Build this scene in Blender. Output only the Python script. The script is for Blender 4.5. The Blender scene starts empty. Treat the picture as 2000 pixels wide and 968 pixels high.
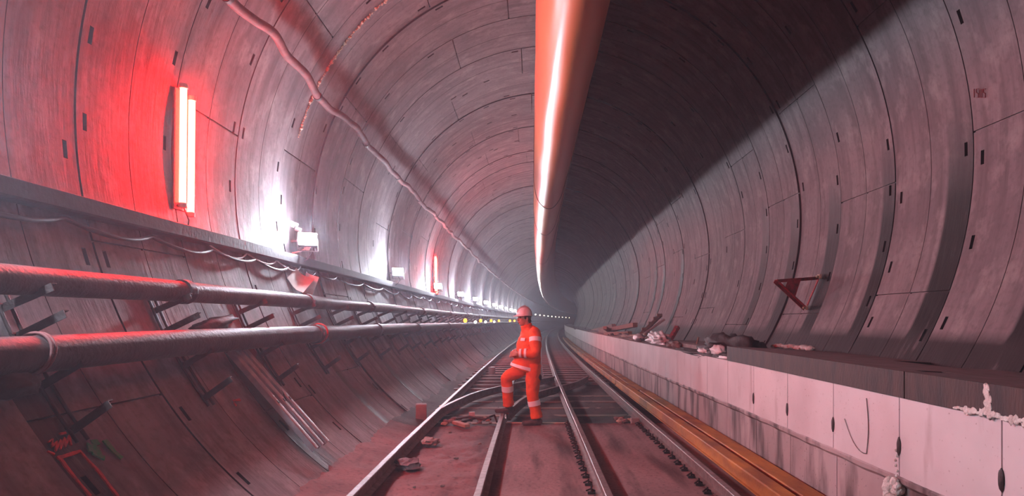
import bpy, bmesh, math, random
from mathutils import Vector, Matrix, noise
random.seed(7)
R = math.radians
F = 1300.0                      # focal length in pixels of a 2000 px wide frame
EYE = 1.6
TX, TZ, TR = 0.45, EYE + 1.68, 4.10     # tunnel axis and inner radius
scene = bpy.context.scene
C = scene.collection

# ------------------------------------------------------------------ layout helpers
def off(d):
    return d * d / 3300.0 if d > 0 else 0.0
def drop(d):
    return 0.005 * max(0.0, d - 8.0)
def W(x, d, z):
    """x across the tunnel, d along it, z above the track slab"""
    return Vector((x + off(d), d, z - drop(d)))
def wall_pt(a, d, r=0.0):
    """point on the lining, a = angle in degrees (0 = right, 90 = crown), r = distance inside the lining"""
    rr = TR - r
    return W(TX + rr * math.cos(R(a)), d, TZ + rr * math.sin(R(a)))
def frange(a, b, s):
    out = []
    while a < b - 1e-6:
        out.append(a); a += s
    out.append(b)
    return out
def depths(a, b, s0=0.5, g=0.03):
    out = [a]
    while out[-1] < b:
        out.append(min(b, out[-1] + s0 + g * max(0, out[-1])))
    return out

# ------------------------------------------------------------------ mesh helpers
def wmat(o):
    m = Matrix.Translation(o.location)
    return wmat(o.parent) @ o.matrix_parent_inverse @ m if o.parent else m
class MB:
    def __init__(s):
        s.v = []; s.f = []; s.m = []; s.uv = None
    def add(s, vs, fs, mi=0):
        b = len(s.v)
        s.v += [tuple(p) for p in vs]
        for f in fs:
            s.f.append([b + i for i in f]); s.m.append(mi)
        return b
    def box(s, c, size, M=None, mi=0, bev=0.0):
        x, y, z = [q / 2 for q in size]
        M = M or Matrix.Identity(3)
        c = Vector(c)
        if bev <= 0:
            vs = [c + M @ Vector((sx * x, sy * y, sz * z)) for sx in (-1, 1) for sy in (-1, 1) for sz in (-1, 1)]
            s.add(vs, [(0, 1, 3, 2), (4, 6, 7, 5), (0, 4, 5, 1), (2, 3, 7, 6), (0, 2, 6, 4), (1, 5, 7, 3)], mi)
        else:
            bm = bmesh.new(); bmesh.ops.create_cube(bm, size=1)
            for v in bm.verts: v.co = Vector((v.co.x * 2 * x, v.co.y * 2 * y, v.co.z * 2 * z))
            bmesh.ops.bevel(bm, geom=bm.edges[:], offset=min(bev, min(x, y, z) * 0.9), segments=2, affect='EDGES', profile=0.6)
            bm.verts.index_update()
            s.add([c + M @ v.co for v in bm.verts], [[v.index for v in f.verts] for f in bm.faces], mi)
            bm.free()
        return s
    def tube(s, pts, r, n=10, cap=True, mi=0):
        pts = [Vector(p) for p in pts]
        rs = r if isinstance(r, (list, tuple)) else [r] * len(pts)
        up = None; rings = []
        for i, p in enumerate(pts):
            t = (pts[min(i + 1, len(pts) - 1)] - pts[max(i - 1, 0)])
            t = t.normalized() if t.length > 1e-9 else Vector((0, 1, 0))
            if up is None:
                up = Vector((0, 0, 1)) if abs(t.z) < 0.9 else Vector((1, 0, 0))
            a = t.cross(up).normalized(); up = a.cross(t).normalized()
            rings.append([p + (a * math.cos(2 * math.pi * k / n) + up * math.sin(2 * math.pi * k / n)) * rs[i] for k in range(n)])
        vs = [q for g in rings for q in g]
        fs = []
        for i in range(len(pts) - 1):
            for k in range(n):
                fs.append((i * n + k, i * n + (k + 1) % n, (i + 1) * n + (k + 1) % n, (i + 1) * n + k))
        if cap:
            fs.append(list(range(n))[::-1]); fs.append([(len(pts) - 1) * n + k for k in range(n)])
        s.add(vs, fs, mi); return s
    def sweep(s, profile, ds, fn=None, closed=True, cap=True, mi=0):
        """profile of (x, z) pushed along the tunnel"""
        n = len(profile); vs = []; fs = []
        for d in ds:
            pr = fn(d) if fn else profile
            vs += [W(x, d, z) for x, z in pr]
        m = n if closed else n - 1
        for i in range(len(ds) - 1):
            for k in range(m):
                fs.append((i * n + k, (i + 1) * n + k, (i + 1) * n + (k + 1) % n, i * n + (k + 1) % n))
        if cap and closed:
            fs.append(list(range(n))); fs.append([(len(ds) - 1) * n + k for k in range(n)][::-1])
        s.add(vs, fs, mi); return s
    def beam(s, p0, p1, w, h, upv=(0, 0, 1), mi=0, bev=0.0):
        p0 = Vector(p0); p1 = Vector(p1); t = (p1 - p0); L = t.length; t.normalize()
        a = t.cross(Vector(upv)).normalized(); u = a.cross(t).normalized()
        M = Matrix((a, t, u)).transposed()
        s.box((p0 + p1) / 2, (w, L, h), M, mi, bev); return s
    def angle_iron(s, p0, p1, w, th, upv=(0, 0, 1), mi=0):
        p0 = Vector(p0); p1 = Vector(p1); t = (p1 - p0).normalized()
        a = t.cross(Vector(upv)).normalized(); u = a.cross(t).normalized()
        s.beam(p0, p1, w, th, upv, mi)
        s.beam(p0 + a * (w / 2) - u * (w / 2), p1 + a * (w / 2) - u * (w / 2), th, w, upv, mi); return s
    def blob(s, c, size, seed=0, amp=0.25, fr=2.0, sub=3, flat=0.0, mi=0, M=None):
        bm = bmesh.new(); bmesh.ops.create_icosphere(bm, subdivisions=sub, radius=1)
        c = Vector(c)
        for v in bm.verts:
            q = v.co.copy()
            k = 1 + amp * noise.noise(q * fr + Vector((seed * 7.1, seed * 3.3, seed))) + amp * 0.4 * noise.noise(q * fr * 3 + Vector((seed, 5, 2)))
            q = q * k
            if flat and q.z < -flat: q.z = -flat
            q = Vector((q.x * size[0] / 2, q.y * size[1] / 2, q.z * size[2] / 2))
            v.co = (M @ q if M else q)
        bm.verts.index_update()
        s.add([c + v.co for v in bm.verts], [[v.index for v in f.verts] for f in bm.faces], mi)
        bm.free(); return s
    def build(s, name, mats, parent=None, smooth=False, loc=None):
        me = bpy.data.meshes.new(name)
        v = s.v
        if loc is not None:
            loc = Vector(loc); v = [tuple(Vector(p) - loc) for p in v]
        me.from_pydata(v, [], s.f); me.update()
        if not isinstance(mats, (list, tuple)): mats = [mats]
        for m in mats: me.materials.append(m)
        me.polygons.foreach_set('material_index', s.m)
        if smooth: me.polygons.foreach_set('use_smooth', [True] * len(s.f))
        bm = bmesh.new(); bm.from_mesh(me); bmesh.ops.recalc_face_normals(bm, faces=bm.faces[:]); bm.to_mesh(me); bm.free()
        if smooth == 'auto':
            me.set_sharp_from_angle(angle=R(38))
        o = bpy.data.objects.new(name, me); C.objects.link(o)
        if loc is not None: o.location = loc
        if parent is not None:
            if loc is not None: o.location = loc - parent.location
            o.parent = parent
            if loc is None: o.matrix_parent_inverse = wmat(parent).inverted()
        return o

def tag(o, label=None, cat=None, group=None, kind=None):
    if label: o['label'] = label
    if cat: o['category'] = cat
    if group: o['group'] = group
    if kind: o['kind'] = kind
    return o
def empty(name, loc, label, cat, group=None):
    o = bpy.data.objects.new(name, None); C.objects.link(o); o.location = loc
    o.empty_display_size = 0.1
    return tag(o, label, cat, group)
def dup(root, delta, label=None, rotz=0.0):
    r = root.copy(); C.objects.link(r); r.location = root.location + Vector(delta)
    if rotz: r.rotation_euler.z += rotz
    if label: r['label'] = label
    for ch in list(root.children):
        c = ch.copy(); C.objects.link(c); c.parent = r
        for g in list(ch.children):
            h = g.copy(); C.objects.link(h); h.parent = c
    return r

# ------------------------------------------------------------------ materials
def new_mat(name):
    m = bpy.data.materials.new(name); m.use_nodes = True
    return m, m.node_tree.nodes, m.node_tree.links, m.node_tree.nodes['Principled BSDF']
def simple(name, col, rough=0.6, metal=0.0, col2=None, scale=6.0, bump=0.0, bscale=None, stretch=(1, 1, 1), spec=0.5, lo=0.35, hi=0.65, detail=6):
    m, N, L, B = new_mat(name)
    B.inputs['Roughness'].default_value = rough; B.inputs['Metallic'].default_value = metal
    B.inputs['Specular IOR Level'].default_value = spec
    B.inputs['Base Color'].default_value = (*col, 1)
    tc = N.new('ShaderNodeTexCoord'); mp = N.new('ShaderNodeMapping'); mp.inputs['Scale'].default_value = stretch
    L.new(tc.outputs['Object'], mp.inputs[0])
    if col2:
        n = N.new('ShaderNodeTexNoise'); n.inputs['Scale'].default_value = scale; n.inputs['Detail'].default_value = detail
        L.new(mp.outputs[0], n.inputs[0])
        r = N.new('ShaderNodeMapRange'); r.inputs[1].default_value = lo; r.inputs[2].default_value = hi
        L.new(n.outputs[0], r.inputs[0])
        x = N.new('ShaderNodeMix'); x.data_type = 'RGBA'
        x.inputs[6].default_value = (*col, 1); x.inputs[7].default_value = (*col2, 1)
        L.new(r.outputs[0], x.inputs[0]); L.new(x.outputs[2], B.inputs['Base Color'])
    if bump:
        n = N.new('ShaderNodeTexNoise'); n.inputs['Scale'].default_value = bscale or scale * 3; n.inputs['Detail'].default_value = 8
        L.new(mp.outputs[0], n.inputs[0])
        b = N.new('ShaderNodeBump'); b.inputs['Strength'].default_value = bump; b.inputs['Distance'].default_value = 0.02
        L.new(n.outputs[0], b.inputs['Height']); L.new(b.outputs[0], B.inputs['Normal'])
    return m
def emit(name, col, s):
    m, N, L, B = new_mat(name)
    B.inputs['Base Color'].default_value = (0, 0, 0, 1)
    B.inputs['Emission Color'].default_value = (*col, 1); B.inputs['Emission Strength'].default_value = s
    return m

def lining_material():
    """u = metres round the ring, v = metres along the tunnel"""
    m, N, L, B = new_mat('segment_concrete')
    B.inputs['Roughness'].default_value = 0.72; B.inputs['Specular IOR Level'].default_value = 0.35
    uv = N.new('ShaderNodeUVMap'); uv.uv_map = 'UVMap'
    def noi(sx, sy, sc, det=6, rough=0.6):
        mp = N.new('ShaderNodeMapping'); mp.inputs['Scale'].default_value = (sx, sy, 1)
        L.new(uv.outputs[0], mp.inputs[0])
        n = N.new('ShaderNodeTexNoise'); n.noise_dimensions = '2D'; n.inputs['Scale'].default_value = sc
        n.inputs['Detail'].default_value = det; n.inputs['Roughness'].default_value = rough
        L.new(mp.outputs[0], n.inputs[0]); return n.outputs[0]
    def rng(x, a, b, c=0, d=1):
        r = N.new('ShaderNodeMapRange'); L.new(x, r.inputs[0])
        for i, q in enumerate((a, b, c, d)): r.inputs[i + 1].default_value = q
        return r.outputs[0]
    def mix(f, a, b, mode='MIX'):
        x = N.new('ShaderNodeMix'); x.data_type = 'RGBA'; x.blend_type = mode
        if isinstance(f, float): x.inputs[0].default_value = f
        else: L.new(f, x.inputs[0])
        for i, q in ((6, a), (7, b)):
            if isinstance(q, tuple): x.inputs[i].default_value = (*q, 1)
            else: L.new(q, x.inputs[i])
        return x.outputs[2]
    def mul(a, b):
        x = N.new('ShaderNodeMath'); x.operation = 'MULTIPLY'; x.use_clamp = True
        for i, q in enumerate((a, b)):
            if isinstance(q, float): x.inputs[i].default_value = q
            else: L.new(q, x.inputs[i])
        return x.outputs[0]
    c = mix(rng(noi(1, 1, 0.9), .35, .65), (.175, .145, .155), (.245, .205, .215))
    c = mix(rng(noi(.25, 3.0, 1.6, 8), .45, .75), c, (.125, .098, .106))           # streaks that run round the ring
    c = mix(mul(rng(noi(1, 1.6, 2.2, 8), .52, .75), .8), c, (.34, .30, .30))     # efflorescence
    c = mix(mul(rng(noi(1, 1, 14, 4), .5, .8), .5), c, (.10, .08, .085))
    # low, wet stains: attribute painted per face on the damp joints
    at = N.new('ShaderNodeAttribute'); at.attribute_name = 'damp'
    sx = N.new('ShaderNodeSeparateXYZ'); L.new(at.outputs['Color'], sx.inputs[0])
    dm = mul(sx.outputs[0], rng(noi(.6, 2.5, 2.0, 5), .15, .34))
    c = mix(dm, c, (.018, .013, .015))
    L.new(c, B.inputs['Base Color'])
    L.new(rng(dm, 0, 1, .72, .45), B.inputs['Roughness'])
    b = N.new('ShaderNodeBump'); b.inputs['Strength'].default_value = 0.5; b.inputs['Distance'].default_value = 0.015
    h = N.new('ShaderNodeMath'); h.operation = 'ADD'
    L.new(noi(1, 1, 3, 8), h.inputs[0]); L.new(noi(.4, 3, 5, 6), h.inputs[1]); L.new(h.outputs[0], b.inputs['Height'])
    L.new(b.outputs[0], B.inputs['Normal'])
    return m
M_LINING = lining_material()

def floor_material(name, a, b_, c_, groove=False):
    m, N, L, B = new_mat(name)
    B.inputs['Roughness'].default_value = 0.85; B.inputs['Specular IOR Level'].default_value = 0.25
    tc = N.new('ShaderNodeTexCoord')
    def noi(sx, sy, sc, det=8):
        mp = N.new('ShaderNodeMapping'); mp.inputs['Scale'].default_value = (sx, sy, 1); L.new(tc.outputs['Object'], mp.inputs[0])
        n = N.new('ShaderNodeTexNoise'); n.inputs['Scale'].default_value = sc; n.inputs['Detail'].default_value = det
        L.new(mp.outputs[0], n.inputs[0]); return n.outputs[0]
    def rng(x, p, q):
        r = N.new('ShaderNodeMapRange'); L.new(x, r.inputs[0]); r.inputs[1].default_value = p; r.inputs[2].default_value = q; return r.outputs[0]
    def mix(f, p, q):
        x = N.new('ShaderNodeMix'); x.data_type = 'RGBA'; L.new(f, x.inputs[0])
        for i, t in ((6, p), (7, q)):
            if isinstance(t, tuple): x.inputs[i].default_value = (*t, 1)
            else: L.new(t, x.inputs[i])
        return x.outputs[2]
    c = mix(rng(noi(1, 1, 1.3), .35, .65), a, b_)
    c = mix(rng(noi(1, .12, 3.2), .50, .66), c, c_)
    c = mix(rng(noi(1, 1, 22, 3), .55, .8), c, c_)
    L.new(c, B.inputs['Base Color'])
    bp = N.new('ShaderNodeBump'); bp.inputs['Strength'].default_value = 0.6; bp.inputs['Distance'].default_value = 0.02
    L.new(noi(1, 1, 18), bp.inputs['Height']); L.new(bp.outputs[0], B.inputs['Normal'])
    return m
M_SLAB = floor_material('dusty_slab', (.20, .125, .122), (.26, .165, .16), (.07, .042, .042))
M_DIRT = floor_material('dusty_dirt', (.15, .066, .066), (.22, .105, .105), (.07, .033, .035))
M_BALLAST = floor_material('dark_ballast', (.06, .05, .048), (.11, .09, .085), (.03, .025, .024))

M_RAIL = simple('rail_steel', (.12, .08, .075), .55, .2, (.20, .14, .13), 9, .3, 40)
M_RAILTOP = simple('rail_head', (.27, .22, .22), .5, .35, (.17, .13, .125), 14, .1, 60)
M_RUST = simple('rust_beam', (.50, .205, .03), .6, .1, (.25, .085, .02), 5, .4, 30, stretch=(1, .35, 1))
M_PIPE = simple('dusty_pipe', (.105, .075, .075), .55, .15, (.06, .042, .042), 5, .35, 30)
M_PIPE2 = simple('dark_pipe', (.058, .04, .04), .6, .1, (.032, .022, .024), 6, .35, 30)
M_STEEL = simple('bracket_steel', (.05, .038, .038), .6, .2, (.028, .02, .02), 12, .3, 40)
M_GALV = simple('galvanised', (.42, .40, .43), .45, .35, (.30, .28, .31), 8, .2, 30)
M_TRAY = simple('cable_tray', (.055, .042, .046), .7, .05, (.04, .03, .033), 5, .2, 20)
M_CABLE = simple('black_cable', (.045, .035, .04), .5)
M_HOSE = simple('pink_hose', (.17, .05, .05), .75, 0, (.10, .035, .035), 8, .3, 30)
M_DUCT = simple('duct_vinyl', (.64, .25, .10), .33, 0, (.60, .18, .09), 1.2, .12, 6, stretch=(1, .3, 1), spec=.35)
M_SEAM = simple('duct_seam', (.16, .12, .08), .5)
M_WHITE = simple('white_plastic', (.75, .74, .74), .5, 0, (.6, .58, .58), 9, .3, 20)
M_PAPER = simple('grey_board', (.60, .56, .52), .8, 0, (.45, .41, .38), 7)
M_FOAM = simple('sealing_foam', (.60, .52, .40), .85, 0, (.36, .29, .21), 30, .8, 60)
M_FOAMW = simple('white_foam', (.78, .76, .72), .8, 0, (.55, .5, .46), 20, .9, 50)
M_HOUSING = simple('lamp_housing', (.12, .12, .125), .5, .3)
M_CLEAR, _n, _l, _b = new_mat('clear_cover')
_b.inputs['Base Color'].default_value = (.9, .8, .8, 1); _b.inputs['Transmission Weight'].default_value = 1; _b.inputs['Roughness'].default_value = .05; _b.inputs['IOR'].default_value = 1.2
M_REDPAINT = simple('red_paint_steel', (.42, .035, .04), .5, .1, (.13, .03, .03), 14, .3, 50, lo=.45, hi=.7)
M_WOOD = simple('old_timber', (.20, .15, .12), .8, 0, (.30, .24, .19), 7, .4, 30, stretch=(1, 4, 1))
M_WOODL = simple('pale_timber', (.52, .43, .32), .8, 0, (.38, .30, .23), 9, .4, 30)
M_TARP = simple('dark_tarp', (.022, .015, .016), .7, 0, (.045, .03, .03), 7, .6, 14)
M_ROCK = simple('rubble', (.33, .27, .25), .9, 0, (.20, .155, .145), 9, .8, 25)
M_ROCKD = simple('dark_lump', (.13, .115, .13), .9, 0, (.22, .19, .2), 9, .8, 25)
M_SLABDARK = simple('stained_slab', (.026, .02, .023), .7, 0, (.065, .036, .032), 4, .3, 25, stretch=(2, 2.5, .6))
M_SLABTOP = simple('slab_top', (.20, .155, .16), .75, 0, (.14, .105, .11), 5, .3, 25)
M_SLEEPER = simple('sleeper_concrete', (.32, .285, .27), .85, 0, (.22, .19, .18), 6, .4, 25)
M_YELLOW = simple('yellow_plastic', (.75, .38, .04), .5)
M_AMBER = emit('amber_lamp', (1, .36, .02), 6)
M_SMALLW = emit('white_reflector_glow', (1, .97, .93), 3)  # for white reflectors, not lamps: their glint is put in as emission
M_FLOOD = emit('flood_lens', (.80, .86, 1.0), 1250)
M_FLOODFAR = emit('flood_lens_mid', (.90, .92, 1.0), 750)
M_FLOODEND = emit('flood_lens_end', (1.0, .88, .74), 14)
M_RED = emit('red_tube', (1, .0036, .0020), 520)
M_PAINTR = simple('red_spray_paint', (.70, .06, .06), .7, 0, (.40, .06, .06), 30)
M_NUMBER = simple('faded_red_paint', (.26, .05, .06), .7)
M_PAINTG = simple('green_spray_paint', (.02, .27, .10), .7, 0, (.10, .22, .13), 30)

# white painted face of the walkway wall with runs of dirt
def bench_mat(name, base, second, dirt, lo, hi):
    m, N, L, B = new_mat(name)
    B.inputs['Roughness'].default_value = .65
    tc = N.new('ShaderNodeTexCoord')
    def noi(sc, st, det=8):
        mp = N.new('ShaderNodeMapping'); mp.inputs['Scale'].default_value = st; L.new(tc.outputs['Object'], mp.inputs[0])
        n = N.new('ShaderNodeTexNoise'); n.inputs['Scale'].default_value = sc; n.inputs['Detail'].default_value = det
        L.new(mp.outputs[0], n.inputs[0]); return n.outputs[0]
    def step(f, a, b, c, lo, hi):
        r = N.new('ShaderNodeMapRange'); L.new(f, r.inputs[0]); r.inputs[1].default_value = lo; r.inputs[2].default_value = hi
        x = N.new('ShaderNodeMix'); x.data_type = 'RGBA'; L.new(r.outputs[0], x.inputs[0])
        for i, t in ((6, a), (7, b)):
            if isinstance(t, tuple): x.inputs[i].default_value = (*t, 1)
            else: L.new(t, x.inputs[i])
        return x.outputs[2]
    c = step(noi(1.5, (1, 1, 1)), base, second, 0, .4, .65)
    c = step(noi(3.5, (1, 1.1, .25)), c, dirt, 0, lo, hi)
    c = step(noi(40, (1, 1, 1), 3), c, dirt, 0, .66, .76)
    L.new(c, B.inputs['Base Color'])
    return m
M_BENCHW = bench_mat('white_washed_wall', (.62, .57, .58), (.52, .47, .48), (.33, .25, .25), .62, .80)
M_BENCHD = bench_mat('stained_wall_foot', (.40, .33, .33), (.30, .24, .24), (.085, .06, .06), .46, .62)
M_BENCHT = simple('walkway_base', (.26, .21, .205), .85, 0, (.36, .30, .29), 5, .5, 20)

# ------------------------------------------------------------------ the tunnel lining
RW = 1.45      # ring width
RING0 = 5.35 - RW * 10
def lining(name, a0, a1):
    vs = []; fs = []; uvs = []; damp = []; keys = {}
    rnd = random.Random(hash(name) % 7 + 3) if False else random.Random(11)
    n = int((300 - RING0) / RW)
    for i in range(n):
        d0 = RING0 + i * RW
        near = d0 < 62
        rr = random.Random(i * 13 + 5)
        jit = rr.uniform(-.016, .016) + (0.004 if i % 2 else -0.004)
        gap = rr.choice([.014, .018, .022, .045]) if near else .03
        if near:
            ww = rr.uniform(.22, .42)
            db = [0, gap, .10, .15, ww, ww + .05, .72, .73, RW - .15, RW - .10, RW - 0.0]
            kind = ['g', '', 'P', '', '', '', 'w', '', 'P', '']
        else:
            db = [0, gap, RW * .5, RW]; kind = ['g', '', '']
        step = 2.0 if near else 4.0
        ab = []
        a = a0
        while a > a1 - 1e-6: ab.append(a); a -= step
        joints = []
        base = (i % 2) * 22 + (i % 3) * 3
        for k in range(-3, 9):
            ja = base + k * 48
            if a1 + 1 < ja < a0 - 1: joints.append(ja)
        marks = {}
        if near:
            for ja in joints:
                ab = [q for q in ab if abs(q - ja) > .5]
                ab += [ja + .13, ja - .13]; marks[round(ja + .13, 3)] = 'j'
            ab.sort(reverse=True)
        pock = set()
        if near:
            for k in range(len(ab) - 1):
                if (k + i * 3) % 5 == 0 and ab[k] - ab[k + 1] > 1.2 and rr.random() < .5: pock.add(('a', k))
                if (k + i * 2) % 6 == 3 and ab[k] - ab[k + 1] > 1.2 and rr.random() < .5: pock.add(('b', k))
        wet = rr.random() < .5 or 8.0 < d0 < 12.7
        lev = {}
        for j in range(len(db) - 1):
            for k in range(len(ab) - 1):
                L = 0.0
                if kind[j] == 'g': L = .030
                elif kind[j] == 'w': L = .007
                elif round(ab[k], 3) in marks: L = .022
                elif kind[j] == 'P' and (('a' if j < 4 else 'b'), k) in pock: L = .035
                lev[(j, k)] = L
        def V(L, j, k):
            key = (i, L, j, k)
            q = keys.get(key)
            if q is None:
                q = len(vs); keys[key] = q
                vs.append(wall_pt(ab[k], d0 + db[j], -(jit + L)))
                uvs.append((R(ab[k]) * TR + i * 3.7, d0 + db[j]))
                dv = 0.0
                if ab[k] < 30:
                    edge = min(db[j], RW - db[j])
                    if wet and near:
                        t = max(0, 1 - abs(ab[k] + 16) / 26.0)
                        dv = min(1, t * 1.6) * (1.0 if db[j] <= ww + .001 else 0.0)
                    if ab[k] < -27.0: dv = max(dv, .9)
                if near and ab[k] > 205 and i % 2: dv = max(dv, .8 * (db[j] <= .16))
                damp.append(dv)
            return q
        for (j, k), L in lev.items():
            fs.append((V(L, j, k), V(L, j + 1, k), V(L, j + 1, k + 1), V(L, j, k + 1)))
            for (dj, dk, e) in ((1, 0, ((j + 1, k), (j + 1, k + 1))), (0, 1, ((j + 1, k + 1), (j, k + 1)))):
                L2 = lev.get((j + dj, k + dk))
                if L2 is None:
                    if dk: continue
                    L2 = .06
                if abs(L2 - L) > 1e-6:
                    q = []
                    for LL, (jj, kk) in ((L, e[0]), (L, e[1]), (L2, e[1]), (L2, e[0])):
                        b = len(vs); vs.append(wall_pt(ab[kk], d0 + db[jj], -(jit + LL)))
                        uvs.append((R(ab[kk]) * TR + i * 3.7, d0 + db[jj])); damp.append(.9); q.append(b)
                    fs.append(q)
            if j == 0:
                q = []
                for LL, kk in ((L, k), (L, k + 1), (.06, k + 1), (.06, k)):
                    b = len(vs); vs.append(wall_pt(ab[kk], d0, -(jit + LL))); uvs.append((0, 0)); damp.append(.9); q.append(b)
                fs.append(q)
    me = bpy.data.meshes.new(name); me.from_pydata([tuple(v) for v in vs], [], fs); me.update()
    me.materials.append(M_LINING)
    uvl = me.uv_layers.new(name='UVMap')
    li = [0] * len(me.loops); me.loops.foreach_get('vertex_index', li)
    flat = []
    for q in li: flat += uvs[q]
    uvl.data.foreach_set('uv', flat)
    at = me.attributes.new('damp', 'FLOAT', 'POINT'); at.data.foreach_set('value', damp)
    me.polygons.foreach_set('use_smooth', [True] * len(fs))
    o = bpy.data.objects.new(name, me); C.objects.link(o)
    tag(o, kind='structure'); return o
lining('wall_left', 238, 126)
lining('ceiling', 126, 54)
lining('wall_right', 54, -58)

def rock_heightfield(name, xs, ds, h, mat):
    vs = []; fs = []
    for d in ds:
        for x in xs: vs.append(W(x, d, h(x, d)))
    n = len(xs)
    for i in range(len(ds) - 1):
        for k in range(n - 1):
            fs.append((i * n + k, i * n + k + 1, (i + 1) * n + k + 1, (i + 1) * n + k))
    mb = MB(); mb.add(vs, fs); o = mb.build(name, mat, smooth=True)
    return tag(o, kind='structure')
def nz(x, y, s, seed=0): return noise.noise(Vector((x * s, y * s, seed)))
SLAB_END = 10.1
def h_left(x, d):
    t = max(0.0, min(1.0, (-1.45 - x) / 0.65))
    return -0.045 + .10 * t * t + .022 * nz(x, d, 2.2) + .012 * nz(x, d, 7, 3) + (.02 * nz(x, d, 14, 5) if x > -1.5 else .006 * nz(x, d, 14, 5))
def h_slab(x, d):
    return 0.0 + .003 * nz(x, d, 5)
def h_far(x, d):
    t = max(0.0, min(1.0, (-1.4 - x) / 0.7))
    return -0.085 + .14 * t * t + .02 * nz(x, d, 2.2) + .015 * nz(x, d, 9, 3)
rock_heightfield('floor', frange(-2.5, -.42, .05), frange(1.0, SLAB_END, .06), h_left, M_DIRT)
rock_heightfield('floor', frange(-.42, 2.62, .2), frange(1.0, SLAB_END, .3), h_slab, M_SLAB)
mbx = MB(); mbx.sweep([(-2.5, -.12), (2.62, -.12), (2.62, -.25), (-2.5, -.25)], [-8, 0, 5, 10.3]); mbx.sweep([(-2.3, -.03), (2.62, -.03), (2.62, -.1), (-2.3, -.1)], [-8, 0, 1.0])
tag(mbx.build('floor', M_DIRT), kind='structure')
mbx = MB(); mbx.box((1.1, SLAB_END - .01, -.06), (3.04, .02, .115)); tag(mbx.build('trim_1', M_SLAB), kind='structure')
rock_heightfield('floor', frange(-2.7, 2.62, .07), frange(SLAB_END, 26, .09), h_far, M_BALLAST)
rock_heightfield('floor', frange(-2.7, 2.62, .25), depths(26, 300, .5, .02), h_far, M_BALLAST)
# cap far round the bend
mbx = MB(); mbx.box(W(TX, 299.5, TZ), (10, .4, 10)); tag(mbx.build('wall_back', M_LINING if False else M_BENCHT), kind='structure')
mbx = MB(); mbx.box((TX, -8.2, TZ), (10, .4, 10)); tag(mbx.build('wall_front', M_BENCHT), kind='structure')

# ------------------------------------------------------------------ walkway wall on the right
BX = 2.57
def bench():
    mb = MB()
    ds = []
    for k in range(-9, 130):
        d = 3.61 + k * 1.0
        ds += [(d - .006, 0), (d - .005, 1), (d + .005, 1), (d + .006, 0)]
    ds = [q for q in ds if q[0] > -8]
    n = 7; vs = []
    for d, g in ds:
        e = .012 * g
        pr = [(BX + .03 + e, -.25), (BX + .03 + e, .455), (BX + e, .485), (BX + e, 1.05 - e), (BX + .24, 1.05 - e), (BX + .24, .975), (4.35, .975)]
        vs += [W(x, d, z) for x, z in pr]
    mi = [1, 1, 0, 2, 2, 2]
    for k in range(n - 1):
        fs = [(i * n + k, (i + 1) * n + k, (i + 1) * n + k + 1, i * n + k + 1) for i in range(len(ds) - 1)]
        b = len(mb.v)
        mb.add(vs if k == 0 else [], [], mi[k])
        for f in fs: mb.f.append(list(f)); mb.m.append(mi[k])
    o = mb.build('trim_2', [M_BENCHW, M_BENCHD, M_BENCHT])
    tag(o, kind='structure')
    # the mortar ridge running along the face
bench()
def mortar():
    mb = MB()
    ds = frange(1.0, 22, .07)
    for_fn = lambda d: [(BX + .03, .43 + .012 * nz(d, 0, 3)), (BX - .006 - .006 * nz(d, 1, 9), .46 + .012 * nz(d, 0, 3)), (BX - .008, .49 + .01 * nz(d, 3, 4)), (BX + .01, .515 + .015 * nz(d, 5, 4))]
    mb.sweep(for_fn(0), ds, fn=for_fn)
    tag(mb.build('trim_3', M_BENCHD), kind='structure')
mortar()
# ferrule slots in the panel joints, each a dark lump instead of a hollow
for k in range(0, 5):
    d = 3.61 + k
    mb = MB(); mb.blob(W(BX - .004, d, .72 - .01 * k), (.02, .045, .13), k, .15)
    tag(mb.build('joint_slot', M_STEEL, smooth=True, loc=W(BX - .004, d, .72 - .01 * k)), 'small dark oval slot in the panel joint of the white wall, number %s from the camera' % 'one two three four five'.split()[k] if False else
        ['small dark oval slot in the wall joint closest to the camera', 'dark oval slot in the white wall joint just above the foam lump',
         'dark oval slot in the wall joint beside the curved scrape', 'dark oval slot in the pink lit wall joint beyond the curved scrape', 'faintest dark oval slot in the pink wall, below the near end of the tarp'][k],
        'plug', 'slots in the wall joints')

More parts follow.
